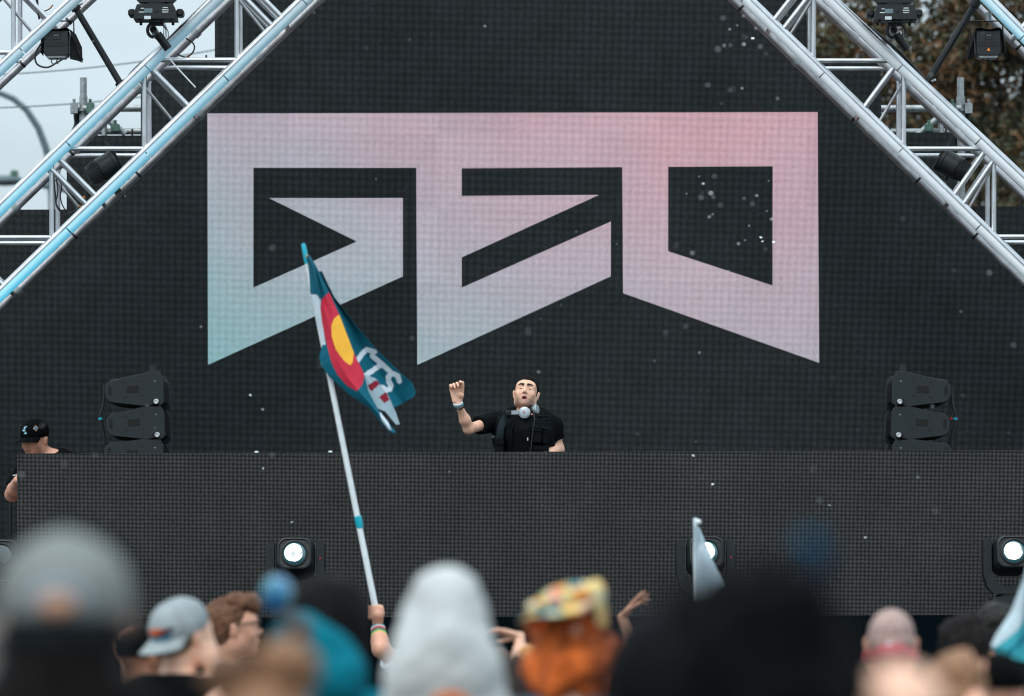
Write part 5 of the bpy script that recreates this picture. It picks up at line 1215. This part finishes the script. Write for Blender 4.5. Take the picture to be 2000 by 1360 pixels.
# small teal fluffy top and dark hair
person('person with dark hair in a fluffy teal top beside the white hood', 1006, 1282, 17., R(20), 'light', hair=HAIR('long', 'espresso', (.03, .02, .016), prims=[ell((0, -.016, .03), (.082, .102, .09)), ell((0, -.05, -.04), (.075, .06, .1))], amp=.008, freq=10), shirt=('fluff_teal', sr(8, 110, 125)))
# raised child hand with bent wrist
Yc = 24.; person('person in a pale blue top lifting a bent hand beside the orange hair', 1030, 1262, Yc, R(0), 'pale', hair=HAIR('short', 'blond', (.5, .27, .1)), shirt=('top_pale_blue', sr(150, 185, 200)), h=.007,
       arms={-1: dict(el=P(1012, 1312, Yc - .05), wr=P(1016, 1243, Yc), d=P(985, 1232, Yc) - P(1016, 1240, Yc), n=(0, -.3, -1), thumb=-1, kw=dict(curl=(6, 14, 10), size=.82), s=.8), 1: None})
o = solid('sleeve_elbow', [cap(P(962, 1298, 25.), P(982, 1330, 25.), .045, .05), cap(P(982, 1330, 25.), P(1010, 1400, 25.), .05, .06)], .009, cloth('top_ice', sr(175, 200, 212)), noise=(.004, 9, 2, 3)); bpy.data.objects.remove(o)
person('person in an ice blue sweatshirt right behind the white hood', 968, 1268, 25., R(-20), 'light', hair=HAIR('short', 'chestnut', (.07, .03, .018)), shirt=('sweat_ice', sr(165, 192, 206)))
# orange hair and patterned hat
t, hm, Mb, s = person('person with bright orange hair wearing a floral patterned hat', 1112, 1150, 15., R(0), 'light', extra=.035, shirt=('shirt_slate', sr(70, 84, 96)),
       hair=HAIR('curly', 'orange', (.56, .12, .025), prims=[ell((0, -.02, .02), (.085, .1, .075)), ell((0, -.05, -.06), (.09, .065, .075)), ell((.075, -.02, -.02), (.04, .05, .05)), ell((-.07, -.02, -.05), (.035, .05, .06))], amp=.013, freq=10))
hatm = mat('floral_cloth', sr(200, 170, 90), .9); tt = hatm.node_tree; vo = tt.nodes.new('ShaderNodeTexVoronoi'); vo.inputs['Scale'].default_value = 34; tcc = tt.nodes.new('ShaderNodeTexCoord'); tt.links.new(tcc.outputs['Object'], vo.inputs['Vector'])
sp_ = tt.nodes.new('ShaderNodeSeparateColor'); tt.links.new(vo.outputs['Color'], sp_.inputs[0]); rp = tt.nodes.new('ShaderNodeValToRGB'); rp.color_ramp.interpolation = 'CONSTANT'; tt.links.new(sp_.outputs[0], rp.inputs['Fac'])
for i, c in enumerate((sr(238, 206, 130), sr(232, 150, 80), sr(240, 225, 185), sr(140, 175, 120), sr(70, 140, 155), sr(225, 140, 125), sr(240, 212, 140))):
    e = rp.color_ramp.elements[0] if i == 0 else rp.color_ramp.elements.new(i / 7.); e.color = (*c, 1)
tt.links.new(rp.outputs[0], tt.nodes['Principled BSDF'].inputs['Base Color'])
Yh = 14.9; hb = empty('hat', P(1100, 1190, Yh)); tag(hb, 'tilted floral patterned bucket hat perched on the orange hair', 'hat')
tilt3 = Matrix.Rotation(R(-17), 3, 'Y'); hc = P(1098, 1188, Yh)
MB().lathe([(.075, -.005), (.082, .0), (.076, .02), (.07, .05), (.045, .058), (0, .06)], hc + Vector((.015, .03, 0)), tilt3 @ Vector((0, .15, 1)), 28).build('crown', hatm, hb)
rg = []
for i in range(7):
    u = i / 6; rg.append([hc + tilt3 @ Vector((math.cos(a) * (.074 + .045 * u), .03 + math.sin(a) * (.074 + .04 * u), .006 - .02 * u + .016 * u * math.sin(2 * a + .6) + .03 * u * max(0, math.cos(a)) ** 2)) for a in np.linspace(0, 2 * math.pi, 40, endpoint=False)])
bb_ = MB().rings(rg, True, False, False).build('brim', hatm, hb, smooth=60); md = bb_.modifiers.new('thickness', 'SOLIDIFY'); md.thickness = .006
pk = solid('fold', [ell(P(1163, 1166, Yh - .03), (.018, .03, .042)), cap(P(1040, 1186, Yh - .05), P(1160, 1152, Yh - .05), .016, .018), cap(P(1165, 1150, Yh - .05), P(1176, 1215, Yh - .02), .018, .014)], .005, hatm, hb, k=.02)
# two heads of black hair close to the lens
t, hm, Mb, s = person('person with a tall mass of black curly hair under the blue ribbon', 1488, 1092, 6.6, R(0), 'brown', extra=.05, shirt=black_tee,
       hair=HAIR('curly', 'jet', (.004, .004, .0045), prims=[ell((0, -.02, .05), (.1, .11, .11)), ell((0, -.05, -.03), (.125, .09, .11)), ell((.0, -.05, -.14), (.15, .09, .12)), ell((.0, -.05, -.24), (.17, .09, .12))], amp=.012, freq=9))
rb = empty('hair_ribbon', P(1590, 1090, 6.5)); tag(rb, 'blue ribbon bow sticking up from the black curly hair', 'ribbon')
solid('loop', [ell(P(1582, 1062, 6.5), (.013, .009, .011), Matrix.Rotation(R(30), 3, 'Y'))], .003, cloth('ribbon_teal', sr(16, 84, 112)), rb); solid('tail', [ell(P(1605, 1090, 6.5), (.008, .007, .018), Matrix.Rotation(R(25), 3, 'Y')), cap(P(1598, 1100, 6.5), P(1570, 1140, 6.55), .006, .005)], .003, cloth('ribbon_navy', sr(2, 28, 56)), rb)
person('person with straight charcoal hair beside the tall black curls', 1298, 1152, 7.2, R(-8), 'brown', extra=.02, shirt=('tee_slate', sr(14, 17, 22)),
       hair=HAIR('long', 'charcoal', (.008, .0085, .01), prims=[ell((0, -.016, .03), (.084, .104, .095)), ell((0, -.04, -.08), (.1, .08, .13)), ell((0, -.05, -.2), (.14, .08, .12))], amp=.005, freq=8))
Yk = 24.; person('person raising an open hand behind the charcoal hair', 1290, 1236, Yk, R(0), 'tan', hair=HAIR('short', 'darkbrown', (.02, .015, .012)), shirt=black_tee, h=.007,
       arms={-1: dict(el=P(1242, 1290, Yk - .05), wr=P(1214, 1204, Yk), d=P(1248, 1160, Yk) - P(1214, 1200, Yk), n=(.75, -.15, -.5), thumb=-1, kw=dict(curl=((4, 6, 4), (14, 12, 8), (24, 18, 10), (34, 22, 12)), spread=7, size=.85, tspread=30), s=.8)})
# cluster at the right
t, hm, Mb, s = person('person with shaved fair hair and a red shirt seen from behind', 1741, 1187, 18.8, R(0), 'light', hair=HAIR('buzz', 'fairbuzz', (.42, .29, .26)), shirt=('tee_rose', sr(165, 48, 60)), collar=('tee_rose', sr(165, 48, 60)), h=.009)
solid('hood_roll', [cap(P(1700 + 12 * i, 1282 - 9 * math.sin(math.pi * i / 7), 18.8 - .105 * math.sin(math.pi * i / 7)), P(1712 + 12 * i, 1282 - 9 * math.sin(math.pi * (i + 1) / 7), 18.8 - .105 * math.sin(math.pi * (i + 1) / 7)), .021) for i in range(7)], .008, cloth('hood_rose', sr(176, 84, 92)), t, noise=(.003, 9, 2, 2))
MB().lathe([(0, 0), (.013, 0), (.012, .003), (0, .004)], P(1737, 1262, 18.69), (0, -1, 0), 14).build('collar_label', M['white_print'], t)
person('bald person close behind the red shirt', 1758, 1283, 7.7, R(8), 'pale', shirt=('tee_grey', sr(50, 54, 58)), hair=HAIR('buzz', 'sandthin', (.36, .26, .2)) if False else None)
person('person with thick dark hair between the shaved head and the teal flag', 1884, 1204, 22., R(5), 'tan', hair=HAIR('curly', 'dark', (.018, .016, .016), prims=[ell((0, -.016, .035), (.088, .106, .095)), ell((0, -.04, -.04), (.08, .07, .08))], amp=.008, freq=11), shirt=black_tee)
person('person with short dark hair and a faded neckline below a lit stage light', 1945, 1180, 24., R(-10), 'tan', hair=HAIR('short', 'fade', (.022, .02, .019)), shirt=black_tee)
t, hm, Mb, s = person('person in a plain black cap next to the teal flag', 1950, 1272, 17., R(-5), 'light', cap_=dict(mc=blackcap, h=.008), shirt=('tee_plum', sr(70, 40, 90)), extra=.018)
person('person with light brown hair lifting both hands below the thick dark hair', 1868, 1278, 15., R(0), 'light', hair=HAIR('short', 'lightbrown', (.28, .15, .085)), shirt=('tee_slate', sr(14, 17, 22)), h=.009,
       arms={1: dict(el=P(1905, 1390, 14.9), wr=P(1893, 1352, 15.), d=(-.1, 0, 1), n=(-.3, 1, 0), thumb=-1, kw=dict(curl=(20, 25, 20), size=.75), s=.8)})

# ================================================================== confetti in the air
cf = MB(); g = random.Random(12)
def flake(x, y, Y, s):
    c = P(x, y, Y); a = Vector((g.uniform(-1, 1), g.uniform(-1, 1), g.uniform(-1, 1))).normalized(); x_, y_, d_ = frame(a); b = len(cf.v)
    for u, v in ((-1, -.6), (1, -.6), (1, .6), (-1, .6)): cf.v.append(tuple(c + x_ * u * s + y_ * v * s + d_ * .0006))
    for u, v in ((-1, -.6), (1, -.6), (1, .6), (-1, .6)): cf.v.append(tuple(c + x_ * u * s + y_ * v * s - d_ * .0006))
    for q in ((0, 1, 2, 3), (7, 6, 5, 4), (0, 4, 5, 1), (1, 5, 6, 2), (2, 6, 7, 3), (3, 7, 4, 0)): cf.face(tuple(b + i for i in q))
for _ in range(26): flake(g.gauss(1440, 40), g.uniform(0, 250), g.uniform(22, 34), g.uniform(.0035, .0065))
for _ in range(26): flake(g.gauss(1420, 60), g.uniform(330, 560), g.uniform(22, 34), g.uniform(.0035, .0065))
for _ in range(80): flake(g.uniform(0, 2000), g.uniform(0, 1000), g.uniform(20, 34), g.uniform(.002, .0045))
for x, y in ((1366, 689), (489, 772), (513, 800), (1354, 890), (514, 915), (1690, 1050), (1486, 464), (1511, 473), (570, 1020), (1392, 946), (1620, 987), (1440, 50), (1470, 75)): flake(x, y, g.uniform(32, 35), .009)
co = cf.build('confetti', mat('confetti_white', sr(225, 230, 232), .6), smooth=0); co['kind'] = 'stuff'; tag(co, 'white confetti specks drifting in the air before the screen', 'confetti')
